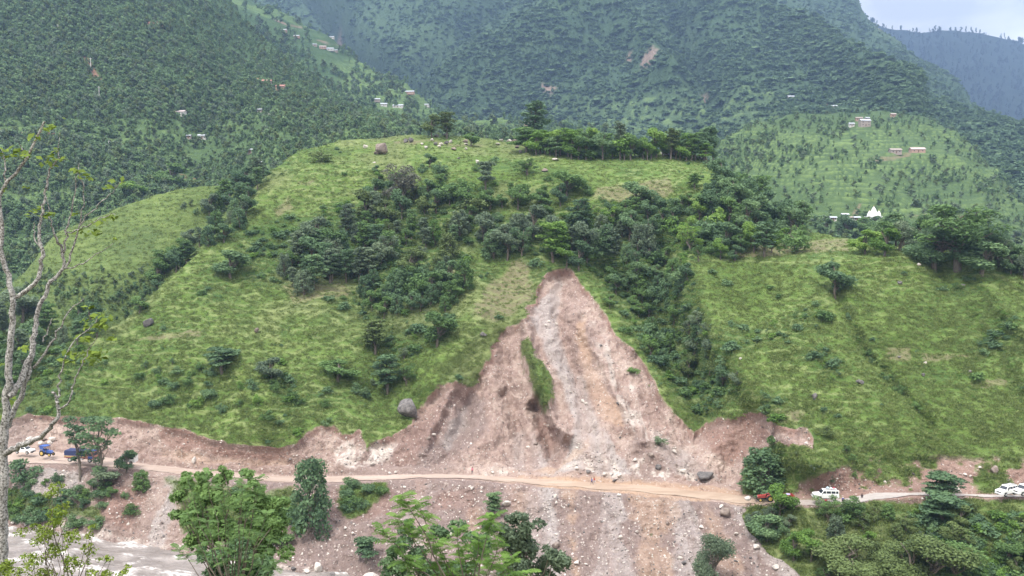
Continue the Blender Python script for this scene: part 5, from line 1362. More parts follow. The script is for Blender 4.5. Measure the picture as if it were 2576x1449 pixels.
for s in (-1, 1):
    box('side_board', (0, s * .83, 1.27), (3.0, .07, .5), M_RED, t, .01); box('end_board', (s * 1.48, 0, 1.27), (.07, 1.6, .5), M_RED, t, .01)
    wheel(t, -.5, s * .72, .48, .28, M_YEL, M_MUD)
box('drawbar', (2.0, 0, .8), (1.2, .12, .12), M_BLACK, t, .01)
tl = Vector(t.location)
bundle(tl + Vector((.3, 0, 1.6)), (1.6, 1.0, .4), plain('bag_violet', (.4, .36, .6), .8), 'violet and white sack lying in the red trailer', 75, 'sack')

# the covered lorry
t = empty('cargo_truck', road_at(207, 1167), math.radians(-9), 1, 'big lorry with dark blue tarpaulin behind two slender trees', 'truck')
box('chassis', (0, 0, .78), (7.4, 1.0, .3), M_BLACK, t, .02)
box('cargo_bed', (-1.1, 0, 1.2), (5.2, 2.3, .55), plain('bed_wood', (.3, .2, .2), .7), t, .02)
box('bed_stripe', (-1.1, -1.165, 1.32), (5.2, .03, .12), M_YEL, t, 0); box('bed_stripe', (-1.1, -1.165, 1.08), (5.2, .03, .1), M_RED, t, 0)
prism('tarpaulin', [(-3.7, 1.45), (1.5, 1.45), (1.5, 2.35), (1.0, 2.6), (-.5, 2.66), (-2.2, 2.62), (-3.5, 2.66), (-3.7, 2.45)], -1.13, 1.13, M_DBLUE, t, .08)
prism('cab', [(1.62, .75), (3.55, .75), (3.7, 1.2), (3.62, 1.6), (3.35, 2.35), (1.62, 2.45)], -1.1, 1.1, plain('cab_paint', (.42, .2, .15), .5), t, .06)
panel('windscreen', [(3.655, -.95, 1.62), (3.655, .95, 1.62), (3.42, .9, 2.2), (3.42, -.9, 2.2)], M_GLASS, t, .02)
for s in (-1, 1):
    panel('side_window', [(2.3, s * 1.105, 1.55), (3.3, s * 1.105, 1.55), (3.15, s * 1.105, 2.15), (2.3, s * 1.105, 2.15)], M_GLASS, t, .02)
    wheel(t, 2.65, s * .98, .5, .3); wheel(t, -2.3, s * .98, .5, .46)
    box('headlight', (3.68, s * .75, 1.0), (.06, .28, .2), M_LAMP, t, .02); box('mudguard', (2.65, s * 1.02, 1.08), (1.2, .3, .08), M_BLUE, t, .02)
    box('door', (2.85, s * 1.11, 1.2), (1.1, .03, .55), M_BLUE, t, .01)
box('front_bumper', (3.8, 0, .72), (.18, 2.2, .3), M_SILV, t, .04); box('roof_board', (2.6, 0, 2.55), (1.7, 2.0, .12), M_BLUE, t, .03)
box('fuel_tank', (.4, -.8, .72), (.9, .5, .42), M_SILV, t, .08)

# the white van behind a small tree
t = empty('parked_van', road_at(321, 1173), math.radians(176), 1, 'white van on the road, mostly hidden by a small dark tree', 'van', 'vehicles halted above the river bend')
prism('body', [(-2.1, .4), (-1.65, .4), (-1.5, .74), (-.95, .74), (-.8, .4), (.9, .4), (1.05, .74), (1.6, .74), (1.75, .4), (2.1, .45), (2.15, .95), (1.75, 1.15), (1.2, 1.85), (.9, 1.95), (-2.0, 1.98), (-2.12, 1.8)], -.82, .82, M_WHITE, t, .06)
panel('windscreen', [(1.72, -.66, 1.2), (1.72, .66, 1.2), (1.28, .6, 1.78), (1.28, -.6, 1.78)], M_GLASS, t, .014)
for s in (-1, 1):
    for a, b in ((-1.9, -1.0), (-.9, -.05), (.05, 1.0)): panel('side_window', [(a, s * .825, 1.2), (b, s * .825, 1.2), (b - .05, s * .825, 1.7), (a, s * .825, 1.7)], M_GLASS, t, .012)
    wheel(t, 1.33, s * .74, .34, .22); wheel(t, -1.22, s * .74, .34, .22); box('headlight', (2.14, s * .6, .8), (.06, .3, .18), M_LAMP, t, .02)
box('front_bumper', (2.18, 0, .5), (.12, 1.6, .2), M_BLACK, t, .03)

# ------------------------------------------------------------------ people
SKIN = plain('skin', (.25, .13, .08), .6, .3, .08); HAIR = plain('hair', (.015, .012, .01), .6, .3)
def person(P, yaw, pose, shirt, trousers, label, h=1.64, cap=None):
    """one continuous skinned body; faces get skin or cloth by where they are"""
    if pose == 'stand':
        J_ = dict(pel=(0, 0, .93), chest=(0, .01, 1.28), neck=(0, 0, 1.46), head=(0, .02, 1.56), top=(0, .015, 1.68))
        for s, n in ((-1, 'l'), (1, 'r')):
            J_.update({'hip' + n: (s * .09, 0, .88), 'knee' + n: (s * .11, .05 * s, .48), 'ank' + n: (s * .12, .02 - .06 * s, .08), 'toe' + n: (s * .13, .15 - .06 * s, .03),
                       'sh' + n: (s * .18, 0, 1.40), 'el' + n: (s * .24, -.02, 1.13), 'wr' + n: (s * .25, .1, .9)})
    elif pose == 'walk':
        J_ = dict(pel=(0, 0, .92), chest=(0, .04, 1.27), neck=(0, .05, 1.45), head=(0, .07, 1.55), top=(0, .07, 1.67))
        for s, n in ((-1, 'l'), (1, 'r')):
            J_.update({'hip' + n: (s * .09, 0, .87), 'knee' + n: (s * .1, .16 * s + .04, .49), 'ank' + n: (s * .1, .24 * s - .06, .1), 'toe' + n: (s * .11, .24 * s + .08, .04),
                       'sh' + n: (s * .18, .04, 1.39), 'el' + n: (s * .24, -.12 * s, 1.13), 'wr' + n: (s * .25, -.18 * s + .12, .92)})
    else:                                                       # sitting on the verge, knees drawn up
        J_ = dict(pel=(0, 0, .16), chest=(0, .08, .5), neck=(0, .14, .68), head=(0, .18, .77), top=(0, .18, .89))
        for s, n in ((-1, 'l'), (1, 'r')):
            J_.update({'hip' + n: (s * .1, .03, .14), 'knee' + n: (s * .14, .42, .46), 'ank' + n: (s * .13, .52, .08), 'toe' + n: (s * .14, .66, .03),
                       'sh' + n: (s * .18, .12, .62), 'el' + n: (s * .25, .24, .42), 'wr' + n: (s * .14, .44, .5)})
    R_ = dict(pel=.14, chest=.15, neck=.055, head=.092, top=.07, hip=.095, knee=.06, ank=.042, toe=.038, sh=.07, el=.045, wr=.03)
    names = list(J_); idx = {n: i for i, n in enumerate(names)}
    V = [J_[n] for n in names]; rad = [R_[n] if n in R_ else R_[n[:-1]] for n in names]
    E = [('pel', 'chest'), ('chest', 'neck'), ('neck', 'head'), ('head', 'top')]
    for n in 'lr': E += [('pel', 'hip' + n), ('hip' + n, 'knee' + n), ('knee' + n, 'ank' + n), ('ank' + n, 'toe' + n), ('chest', 'sh' + n), ('sh' + n, 'el' + n), ('el' + n, 'wr' + n)]
    E = [(idx[a], idx[b]) for a, b in E]
    for n, s in (('l', -1), ('r', 1)):                           # palm, four fingers and a thumb
        w, e = np.array(J_['wr' + n]), np.array(J_['el' + n]); d = (w - e) / np.linalg.norm(w - e)
        sd = np.array([0, 1.0, 0]) - d * d[1]; sd /= np.linalg.norm(sd)
        V.append(tuple(w + d * .06)); rad.append(.032); pk = len(V) - 1; E.append((idx['wr' + n], pk))
        for k, ln in enumerate((.07, .08, .075, .06)):
            o = (k - 1.5) * .02
            V.append(tuple(w + d * .1 + sd * o)); rad.append(.010); E.append((pk, len(V) - 1))
            V.append(tuple(w + d * (.1 + ln * .9) + sd * o * 1.2 + np.array([-s * .02, 0, 0]))); rad.append(.008); E.append((len(V) - 2, len(V) - 1))
        V.append(tuple(w + d * .07 + sd * .055)); rad.append(.011); E.append((pk, len(V) - 1))
    me = bpy.data.meshes.new('person'); me.from_pydata(V, E, [])
    o = bpy.data.objects.new('person', me); COL.objects.link(o)
    o.modifiers.new('skin', 'SKIN'); sub = o.modifiers.new('sub', 'SUBSURF'); sub.levels = 1; sub.render_levels = 1
    sv = me.skin_vertices[0].data
    for i, r in enumerate(rad): sv[i].radius = (r, r * (.75 if i in (0, 1) else 1)) if i < len(names) else (r, r)
    sv[0].use_root = True
    dg = bpy.context.evaluated_depsgraph_get(); dg.update()
    m2 = bpy.data.meshes.new_from_object(o.evaluated_get(dg)); bpy.data.objects.remove(o)
    m2.materials.clear()
    for m in (shirt, trousers, SKIN): m2.materials.append(m)
    nz, hz_ = J_['neck'][2], J_['pel'][2]
    for p in m2.polygons:
        c = p.center; p.use_smooth = True
        dw = min((Vector(c) - Vector(J_['wr' + n])).length for n in 'lr')
        leg = min((Vector(c) - Vector(J_['knee' + n])).length for n in 'lr') < .46 and c[2] < hz_ + (.06 if pose != 'sit' else .36) and dw > .14
        foot = min((Vector(c) - Vector(J_['toe' + n])).length for n in 'lr') < .13
        p.material_index = 2 if (c[2] > nz - .0 or dw < .12 or foot) else (1 if leg else 0)
    o = bpy.data.objects.new('person', m2); link(o); tag(o, label, 'person')
    o.location = P; o.rotation_euler = (0, 0, yaw); o.scale = (h / 1.68,) * 3
    hx, hy, hz2 = J_['head']
    bm = bmesh.new(); bmesh.ops.create_icosphere(bm, subdivisions=2, radius=.112)
    bmesh.ops.delete(bm, geom=[v for v in bm.verts if v.co.z < .0 and v.co.y > -.02 or v.co.z < -.05], context='VERTS')
    bm_obj('hair' if cap is None else 'cap', bm, cap or HAIR, o, True, (hx, hy - .012, hz2 + .045))
    for s in (-1, 1):
        bm = bmesh.new(); bmesh.ops.create_icosphere(bm, subdivisions=1, radius=.012); bm_obj('eye', bm, HAIR, o, True, (hx + s * .034, hy + .086, hz2 + .03))
        bm = bmesh.new(); bmesh.ops.create_icosphere(bm, subdivisions=1, radius=.024); bm_obj('ear', bm, SKIN, o, True, (hx + s * .095, hy, hz2 + .01))
    bm = bmesh.new(); bmesh.ops.create_cone(bm, segments=6, radius1=.02, radius2=.006, depth=.04, cap_ends=True); bm_obj('nose', bm, SKIN, o, True, (hx, hy + .098, hz2 + .005), (1.2, 0, 0))
    box('mouth', (hx, hy + .088, hz2 - .035), (.045, .012, .01), plain('lips', (.2, .07, .06), .6), o, .003)
    return o
C_RED = plain('cloth_red', (.5, .05, .05), .9); C_BLUE = plain('cloth_blue', (.08, .1, .4), .9); C_DARK = plain('cloth_dark', (.04, .04, .06), .9)
C_PINK = plain('cloth_pink', (.6, .2, .25), .9); C_GREY = plain('cloth_grey', (.3, .3, .34), .9); C_PALE = plain('cloth_pale', (.7, .7, .75), .9)
person(road_at(1188, 1201), math.radians(190), 'stand', C_PINK, C_DARK, 'person in a pink top standing alone on the road')
person(road_at(1489, 1229), math.radians(100), 'walk', C_BLUE, C_DARK, 'person in blue walking on the road under the rubble')
person(road_at(1495, 1227), math.radians(85), 'walk', C_RED, C_GREY, 'person in dark red walking just behind the blue one')
person(road_at(2076, 1275), math.radians(200), 'sit', C_RED, C_DARK, 'person in red sitting on the verge beside the loaded jeep')
person(road_at(2119, 1271.5), math.radians(185), 'sit', C_BLUE, C_DARK, 'person in blue with pale cap sitting on the verge', cap=C_PALE)
person(road_at(2168, 1262), math.radians(160), 'sit', C_DARK, C_DARK, 'person in dark clothes sitting where the road bends uphill')

# ------------------------------------------------------------------ houses
M_TIN = plain('roof_tin', (.46, .49, .54), .45, .4, .1); M_TINB = plain('roof_blue', (.35, .5, .68), .45, .4); M_RUST = plain('roof_rust', (.4, .2, .16), .8)
M_THATCH = plain('roof_slate', (.3, .26, .23), .9); M_PLAS = plain('wall_white', (.54, .52, .49), .9); M_CLAY = plain('wall_clay', (.42, .28, .22), .9); M_STON = plain('wall_stone', (.33, .28, .25), .9)
RM = dict(white=M_TIN, blue=M_TINB, red=M_RUST, slate=M_THATCH, pink=plain('roof_pink', (.46, .38, .37), .8)); WM = dict(white=M_PLAS, clay=M_CLAY, stone=M_STON)
RW = dict(white='white tin roofed', blue='blue roofed', red='rust roofed', slate='slate roofed', pink='pale pink roofed'); WW = dict(white='white walled', clay='red clay', stone='stone')
def house(key, u, v, wpx, roof, wall, label, storeys=1, yaw=None):
    P = hit(key, u, v); w = max(3.2, wpx * P[1] / F); d = min(w * .6, 5.5); h = 2.5 * storeys if w > 4 else 2.0
    t = empty('hill_house' if storeys == 1 else 'village_house', P + np.array([0, 0, -.1]), yaw if yaw is not None else random.uniform(-.18, .18), 1, label, 'house')
    box('wall', (0, 0, h / 2 - .6), (w, d, h + 1.2), WM[wall], t, .0)
    bm = bmesh.new(); o_ = .45
    prof = [(-d / 2 - o_, h - .05), (0, h + d * .3), (d / 2 + o_, h - .05), (d / 2 + o_, h + .07), (0, h + d * .3 + .13), (-d / 2 - o_, h + .07)]
    a = [bm.verts.new((-w / 2 - .4, y, z)) for y, z in prof]; b = [bm.verts.new((w / 2 + .4, y, z)) for y, z in prof]
    bm.faces.new(a); bm.faces.new(b[::-1])
    for i in range(6): bm.faces.new((a[i], b[i], b[(i + 1) % 6], a[(i + 1) % 6]))
    bm_obj('roof', bm, RM[roof], t)
    bm = bmesh.new()
    for x in (-w / 2 + .01, w / 2 - .01):
        f_ = [bm.verts.new((x, -d / 2, h - .02)), bm.verts.new((x, d / 2, h - .02)), bm.verts.new((x, 0, h + d * .28))]; bm.faces.new(f_)
    bm_obj('gable', bm, WM[wall], t)
    box('door', (0, -d / 2 - .03, .95), (.9, .06, 1.9), M_WOOD, t, 0)
    for s in (-1, 1):
        box('window', (s * w * .3, -d / 2 - .03, 1.35), (.8, .06, .8), M_BLACK, t, 0)
        if storeys > 1: box('window', (s * w * .3, -d / 2 - .03, 3.7), (.8, .06, .8), M_BLACK, t, 0)
    return t
for h_ in HOUSES: house(*h_[:7], **(h_[7] if len(h_) > 7 else {}))

# ------------------------------------------------------------------ the temple
P = hit('dome', 2195, 560); s = 32 * P[1] / F / 6.0
t = empty('hill_temple', P, 0, s, 'white temple with a tall middle spire and lower side spires', 'temple')
M_T = plain('temple_white', (.86, .86, .88), .7, .2, .03)
box('plinth', (0, 0, .2), (8.2, 6.2, 1.8), M_T, t, .05)
box('hall', (0, 0, 1.9), (6.0, 4.6, 1.7), M_T, t, .05); box('ledge', (0, 0, 2.85), (6.6, 5.2, .2), M_T, t, .03)
def spire(x, y, z, w, h):
    bm = bmesh.new(); n = 9; rings = []
    for i in range(n + 1):
        q = i / n; r = w / 2 * (1 - q ** 1.7) ** .8 + .04
        c_ = [(r, r * .55), (r * .8, r * .8), (r * .55, r)]
        pts = []
        for k in range(4):
            ca, sa = math.cos(k * math.pi / 2), math.sin(k * math.pi / 2)
            pts += [(a * ca - b * sa, a * sa + b * ca) for a, b in c_]
        rings.append([bm.verts.new((a, b, h * q * .9)) for a, b in pts])
    for A_, B_ in zip(rings[:-1], rings[1:]):
        for k in range(12): bm.faces.new((A_[k], A_[(k + 1) % 12], B_[(k + 1) % 12], B_[k]))
    bm.faces.new(rings[-1]); o = bm_obj('spire', bm, M_T, t, False, (x, y, z))
    bm = bmesh.new(); bmesh.ops.create_cone(bm, segments=8, radius1=.14, radius2=.02, depth=h * .16, cap_ends=True); bm_obj('finial', bm, M_YEL, o, True, (0, 0, h * .96))
spire(0, 0, 2.9, 2.9, 5.2)
for x in (-2.15, 2.15): spire(x, -.6, 2.9, 1.7, 3.0)
for x in (-1.7, 1.7): spire(x, 1.3, 2.9, 1.5, 2.6)
box('door', (0, -2.33, 1.75), (1.0, .08, 1.4), M_WOOD, t, 0)
for x in (-1.9, 1.9): box('window', (x, -2.33, 1.9), (.7, .08, .8), M_BLACK, t, 0)

# ------------------------------------------------------------------ power poles
for u, v, hp, lb in ((143, 84, 22, 'pale pole high on the wooded flank'), (228, 180, 34, 'pale pole on the red earth scar'), (249, 248, 30, 'pale pole below the red earth scar'), (277, 380, 26, 'pale pole above the terraced fields')):
    P = hit('flank', u, v); h = hp * P[1] / F
    t = empty('utility_pole', P, .2, 1, lb, 'pole')
    mm = plain('pole_concrete', (.6, .58, .56), .8)
    V, F_ = tube_np([[0, 0, -.5], [0, 0, h * .5], [0, 0, h]], [.28, .24, .18], 8); add_obj('shaft', mesh_np('shaft', V, F_, mm, True), t)
    box('crossarm', (0, 0, h * .93), (2.2, .16, .16), mm, t, 0)

# ------------------------------------------------------------------ boulders
BM_ = {'pale': STONE_P, 'grey': STONE_G, 'brown': STONE_B}
def boulder(key, u, v, w, h, col, where, label=None, seed=None):
    P = hit(key, u, v) if key != 'road' else np.array(road_at(u, v)); k = P[1] / F
    V, F_ = stone_np(seed or int(u * 7 + v), 3, .3); V = V - [0, 0, V[:, 2].min()]
    V = V / [np.ptp(V[:, 0]), np.ptp(V[:, 1]), np.ptp(V[:, 2])] * [w * k, w * k * .9, h * k * 1.12]
    o = add_obj('boulder', mesh_np('boulder', V, F_, BM_[col]), loc=P - [0, 0, h * k * .12])
    TREES.append(dict(o=o, u=u, v=v, h=h, kind='boulder', col=col, where=where, group='boulders ' + where, label=label, cat='boulder'))
for b in (('near', 962, 388, 30, 28, 'brown', '', 'big pointed brown boulder on the hilltop shoulder'), ('near', 1030, 1050, 50, 48, 'grey', '', 'huge grey boulder perched at the landslide rim'),
          ('near', 370, 820, 27, 20, 'grey', '', 'grey boulder on the grass of the lower slope crest'), ('near', 646, 836, 13, 12, 'brown', '', 'small brown boulder in the middle of the grass face'),
          ('near', 2162, 966, 20, 12, 'grey', '', 'flat grey boulder in the pasture next to the furrow'), ('near', 2050, 1006, 15, 18, 'grey', '', 'upright grey boulder on the pasture spur'),
          ('near', 2503, 1192, 19, 22, 'brown', '', 'squarish pink boulder lodged in the stony cutting'), ('near', 1777, 1204, 42, 18, 'grey', '', 'layered dark grey slab at the foot of the rubble fan'),
          ('near', 1825, 1298, 28, 22, 'brown', '', 'largest pinkish boulder just below the road lip'), ('near', 1815, 1278, 12, 10, 'pale', '', 'small pale stone above the largest pinkish boulder'),
          ('road', 1882, 1268, 18, 11, 'pale', '', 'pale pink stone lying on the outer edge of the road'), ('near', 937, 1464, 40, 26, 'pale', '', 'large white boulder at the river edge under the scree'),
          ('near', 1271, 1272, 24, 14, 'pale', '', 'flat pale boulder beside the lone small dark tree'), ('near', 2400, 1240, 34, 26, 'pale', '', 'pale streaked rock outcrop beside the road'),
          ('near', 1370, 431, 17, 8, 'brown', '', 'low brown boulder on the open slope above the rounded tree'), ('near', 1200, 411, 9, 9, 'pale', '', 'single white stone in the middle of the hilltop grass'),
          ('near', 1215, 845, 20, 10, 'grey', '', 'grey rock at the edge of the brown field near the scar'), ('near', 490, 1164, 11, 16, 'pale', '', 'pale upright block at the foot of the red cutting')): boulder(*b[:7], label=b[7])
for u, v, w, h, c in ((918, 373, 13, 9, 'pale'), (1022, 358, 12, 10, 'grey'), (1036, 358, 14, 12, 'grey'), (1088, 354, 9, 6, 'pale'), (1062, 364, 8, 5, 'pale'), (1072, 374, 10, 7, 'pale'), (1096, 365, 10, 7, 'grey'), (1110, 366, 12, 8, 'pale'), (1124, 363, 12, 9, 'grey'), (1134, 360, 8, 8, 'pale'), (1105, 371, 9, 6, 'pale'), (1142, 377, 14, 6, 'brown'), (1172, 376, 7, 5, 'pale'), (1096, 345, 13, 7, 'grey'), (1120, 343, 13, 8, 'grey'), (1170, 358, 14, 8, 'brown'), (1186, 352, 14, 12, 'grey'), (1172, 364, 10, 4, 'pale'), (1262, 350, 12, 6, 'pale'), (1280, 356, 14, 8, 'pale'), (1296, 360, 18, 12, 'brown'), (1300, 372, 12, 7, 'brown'), (1310, 386, 9, 9, 'grey'), (948, 388, 13, 7, 'brown'), (1250, 364, 12, 4, 'pale'), (1155, 400, 8, 5, 'grey'), (1395, 403, 18, 5, 'pale'), (1330, 402, 8, 4, 'pale'), (940, 410, 9, 3, 'pale')): boulder('near', u, v, w, h, c, 'on the hilltop')
for u, v, w, h, c in ((2310, 668, 10, 7, 'pale'), (2265, 714, 14, 8, 'grey'), (2420, 722, 14, 8, 'grey'), (2327, 917, 9, 8, 'pale'), (2322, 946, 10, 8, 'grey'), (2440, 937, 8, 7, 'grey'), (1862, 905, 7, 6, 'pale'), (2262, 900, 8, 5, 'grey')): boulder('near', u, v, w, h, c, 'in the big pasture')
for u, v, w, h, c in ((104, 1124, 12, 8, 'pale'), (116, 1126, 14, 9, 'brown'), (128, 1124, 12, 10, 'pale'), (133, 1116, 18, 12, 'pale'), (110, 1115, 14, 8, 'brown'), (72, 1112, 18, 8, 'pale')): boulder('near', u, v - 6, w, h, c, 'piled behind the blue tractor')
for u, v, w, h, c in ((1380, 812, 9, 7, 'pale'), (1400, 818, 8, 8, 'pale'), (1373, 820, 7, 5, 'pale'), (1466, 1012, 9, 8, 'pale'), (1474, 1018, 8, 7, 'pale'), (1436, 990, 8, 7, 'pale'), (1640, 1150, 14, 12, 'brown'), (1660, 1180, 16, 13, 'grey'), (1600, 1160, 12, 9, 'pale'), (1700, 1140, 14, 10, 'pale'), (1720, 1190, 16, 10, 'pale'), (1520, 1196, 13, 9, 'pale'), (1480, 1190, 12, 8, 'grey'), (1560, 1200, 12, 8, 'pale'), (1450, 1180, 10, 7, 'pale'), (1240, 1190, 8, 6, 'pale'), (980, 1192, 8, 5, 'pale'), (995, 1190, 8, 6, 'pale'), (1350, 1120, 12, 9, 'brown')): boulder('near', u, v, w, h, c, 'on the landslide above the road')
for u, v, w, h, c in ((1188, 1230, 10, 6, 'pale'), (1212, 1228, 7, 5, 'pale'), (1212, 1240, 8, 6, 'pale'), (1246, 1244, 8, 7, 'pale'), (1396, 1252, 10, 10, 'pale'), (1398, 1266, 7, 7, 'pale'), (1300, 1290, 13, 8, 'brown'), (1282, 1310, 12, 10, 'pale'), (1555, 1248, 10, 8, 'pale'), (1765, 1330, 14, 10, 'pale'), (1560, 1355, 12, 10, 'pale'), (1680, 1320, 11, 9, 'brown'), (1602, 1340, 9, 8, 'pale'), (1850, 1345, 12, 8, 'pale'), (1900, 1380, 16, 10, 'pale'), (1950, 1430, 18, 10, 'pale'), (1400, 1380, 22, 16, 'brown'), (1130, 1350, 14, 12, 'pale'), (1110, 1340, 12, 9, 'pale'), (1080, 1300, 10, 8, 'pale'), (870, 1330, 8, 7, 'pale'), (890, 1345, 9, 8, 'pale'), (1020, 1228, 8, 6, 'pale'), (1450, 1420, 14, 10, 'pale'), (1720, 1420, 13, 9, 'grey')): boulder('near', u, v, w, h, c, 'on the scree below the road')
for u, v, w, h, c in ((40, 1318, 10, 7, 'pale'), (70, 1322, 12, 8, 'pale'), (100, 1326, 11, 7, 'pale'), (140, 1334, 9, 7, 'pale'), (170, 1338, 12, 8, 'pale'), (20, 1312, 12, 8, 'pale'), (775, 1440, 16, 10, 'pale'), (800, 1440, 26, 26, 'pale'), (740, 1434, 14, 9, 'grey'), (835, 1450, 18, 10, 'grey')): boulder('near', u, v, w, h, c, 'along the water edge')
for u, v, w, h, c in ((2470, 1178, 9, 6, 'pale'), (2430, 1196, 9, 6, 'pale'), (2445, 1200, 8, 6, 'pale'), (2540, 1210, 9, 6, 'pale'), (2380, 1208, 8, 6, 'pale'), (2300, 1195, 9, 7, 'grey'), (2230, 1215, 9, 6, 'pale'), (2030, 1118, 10, 8, 'pale'), (2038, 1108, 9, 8, 'pale'), (2340, 1225, 10, 7, 'pale')): boulder('near', u, v, w, h, c, 'in the cutting above the road')
# ------------------------------------------------------------------ near plants on the camera side
t = NT('bark_pale', .85, .15); n = t.noise(9, 5, .7); n2 = t.noise(38, 4, .7)
t.color(t.mix(t.rng(n2, .45, .6), t.mix(t.rng(n, .35, .65), (.27, .26, .25), (.50, .49, .48)), (.07, .065, .06))); t.bump(n2, .6, .02); BARK_P = t.m

def pol(pts, Y, jit=0.0, rng=None):
    """polyline given as (u, v, dY) -> world points near ground distance Y, then resampled smoothly"""
    P = np.array([ray(u, v, Y + (d[0] if d else 0)) for u, v, *d in pts])
    s = np.concatenate([[0], np.cumsum(np.linalg.norm(np.diff(P, axis=0), axis=1))])
    q = np.linspace(0, s[-1], max(4, len(pts) * 3))
    R = np.stack([np.interp(q, s, P[:, k]) for k in range(3)], 1)
    for _ in range(2): R[1:-1] = (R[:-2] + 2 * R[1:-1] + R[2:]) / 4
    if jit: R[1:-1] += rng.normal(0, jit, (len(R) - 2, 3))
    return R

YB = 11.5
rngb = np.random.default_rng(77)
foot = ray(8, 1449, YB); foot_z = bank_z(foot[0], YB)
root = empty('bare_tree', (float(foot[0]), YB, foot_z), 0, 1, 'bare grey tree with few leaf tufts, cropped by the picture edge', 'tree')
off = np.array(root.location)
def limb(name, pts, w0, w1, parent=root, first=None):
    P = pol(pts, YB, .012, rngb) - off
    if first is not None: P = np.vstack([first, P])
    V, F_ = tube_np(P, np.linspace(w0, w1, len(P)) * YB / F / 2, 9)
    V = V + fbm(V, .12, 3, 5)[:, None] * .006
    return add_obj(name, mesh_np(name, V, F_, BARK_P, True), parent), P
trunk, TP = limb('trunk', [(8, 1449), (8, 1300), (9, 1174), (14, 1040), (20, 930), (33, 800), (34, 748), (22, 700), (8, 640), (2, 580), (-2, 500), (10, 462), (34, 440), (68, 412), (76, 380), (82, 352), (108, 326), (112, 306)], 27, 5, first=[[0, 0, -.3], [0, 0, 1.0], [-.01, 0, 2.0]])
# the trunk must not taper too fast at the bottom
limbs = [
    ([(22, 996, 0), (48, 968, .1), (68, 930, .2), (82, 880, .3), (92, 800, .4), (104, 755, .4), (120, 726, .45), (146, 690, .5), (165, 672, .5), (158, 640, .5), (150, 615, .5), (136, 590, .4)], 17, 6),
    ([(20, 1075, .2), (48, 1000, .2), (70, 945, .25), (80, 900, .3)], 15, 11),
    ([(32, 748), (60, 738, .05), (88, 718, .1), (102, 680, .1), (107, 630, .1), (101, 592, .1), (103, 551, .15), (112, 500, .2), (122, 452, .2), (128, 420, .2), (150, 398, .2)], 12, 4),
    ([(12, 1140), (46, 1122, -.1), (92, 1108, -.2), (130, 1074, -.3), (150, 1046, -.3), (145, 1018, -.3)], 17, 8),
    ([(145, 1020, -.3), (146, 962, -.3), (160, 905, -.3), (178, 870, -.3), (200, 850, -.3), (222, 826, -.3), (246, 800, -.3)], 5, 2),
    ([(148, 1030, -.3), (176, 1018, -.3), (182, 975, -.3), (200, 930, -.3), (222, 880, -.3), (244, 850, -.3)], 5, 2),
    ([(84, 925, .3), (120, 880, .3), (150, 825, .3), (172, 780, .3), (210, 752, .3)], 7, 2),
    ([(108, 860, .3), (120, 830, .3), (132, 800, .3)], 4, 2),
    ([(165, 672, .5), (185, 620, .5), (200, 570, .5), (208, 520, .5), (212, 470, .5)], 6, 2),
    ([(165, 590, .5), (200, 577, .5), (232, 562, .5), (262, 545, .5), (290, 540, .5)], 4, 1.6),
    ([(158, 640, .5), (172, 580, .5), (176, 530, .5), (190, 480, .5), (196, 430, .5)], 6, 2),
    ([(200, 570, .5), (226, 535, .5), (258, 510, .5), (285, 480, .5), (304, 458, .5)], 4, 1.5),
    ([(160, 675, .5), (205, 668, .5), (240, 640, .5), (285, 612, .5)], 4, 1.5),
    ([(136, 590, .4), (122, 545, .4), (118, 500, .4)], 5, 2),
    ([(15, 462), (8, 400, 0), (2, 370, 0)], 5, 2), ([(72, 400), (60, 380), (48, 362)], 4, 2), ([(102, 620, .1), (90, 600, .1), (84, 560, .1)], 4, 2),
    ([(150, 398, .2), (146, 370, .2), (150, 345, .2)], 3, 1.5), ([(212, 470, .5), (196, 440, .5), (200, 410, .5)], 3, 1.5), ([(146, 1014, -.3), (140, 996, -.3), (133, 985, -.3)], 8, 5)]
for i, (p, a, b) in enumerate(limbs): limb('limb', p, a, b)
# leaf tufts
C, N, S_ = [], [], []
for u, v, r, n_, dy in ((14, 388, 26, 20, 0), (45, 385, 22, 14, 0), (70, 392, 16, 9, 0), (112, 322, 14, 8, 0), (128, 320, 10, 6, 0), (85, 345, 14, 6, 0), (125, 405, 24, 18, .2), (150, 398, 16, 12, .2), (140, 380, 12, 6, .2), (200, 430, 20, 14, .5), (218, 445, 14, 9, .5), (296, 456, 14, 9, .5), (275, 470, 14, 7, .5), (105, 535, 26, 20, .15), (130, 540, 12, 6, .2), (70, 545, 10, 4, .2), (250, 560, 18, 9, .5), (282, 545, 14, 7, .5), (205, 590, 18, 7, .5), (240, 585, 12, 5, .5), (290, 600, 10, 3, .5), (238, 815, 30, 30, -.3), (262, 800, 24, 22, -.3), (215, 850, 24, 18, -.3), (285, 850, 12, 6, -.3), (190, 895, 28, 22, -.3), (232, 900, 26, 24, -.3), (255, 890, 18, 12, -.3), (165, 905, 14, 7, -.3), (225, 775, 12, 5, .3), (60, 880, 14, 5, .3), (10, 920, 16, 5, .1), (30, 1010, 14, 5, .2), (5, 1050, 12, 5, 0), (10, 480, 14, 5, 0), (160, 300, 4, 1, 0), (180, 540, 16, 6, .5), (60, 470, 12, 3, 0)):
    for k in range(n_):
        a = rngb.uniform(0, 6.28); q = rngb.uniform(.1, 1) * r
        C.append(ray(u + math.cos(a) * q * 1.25, v + math.sin(a) * q * .7, YB + dy + rngb.normal(0, .12))); N.append([rngb.normal(0, .6), rngb.normal(0, .6) - .4, 1.0]); S_.append(rngb.uniform(.06, .14))
V, F_ = leaves_np(np.array(C) - off, np.array(N), np.array(S_), rngb, .55)
add_obj('leaves', mesh_np('leaves', V, F_, LEAF['yellow'], False, {'var': ('FACE', 'FLOAT', rngb.uniform(0, .75, len(F_)))}), root)

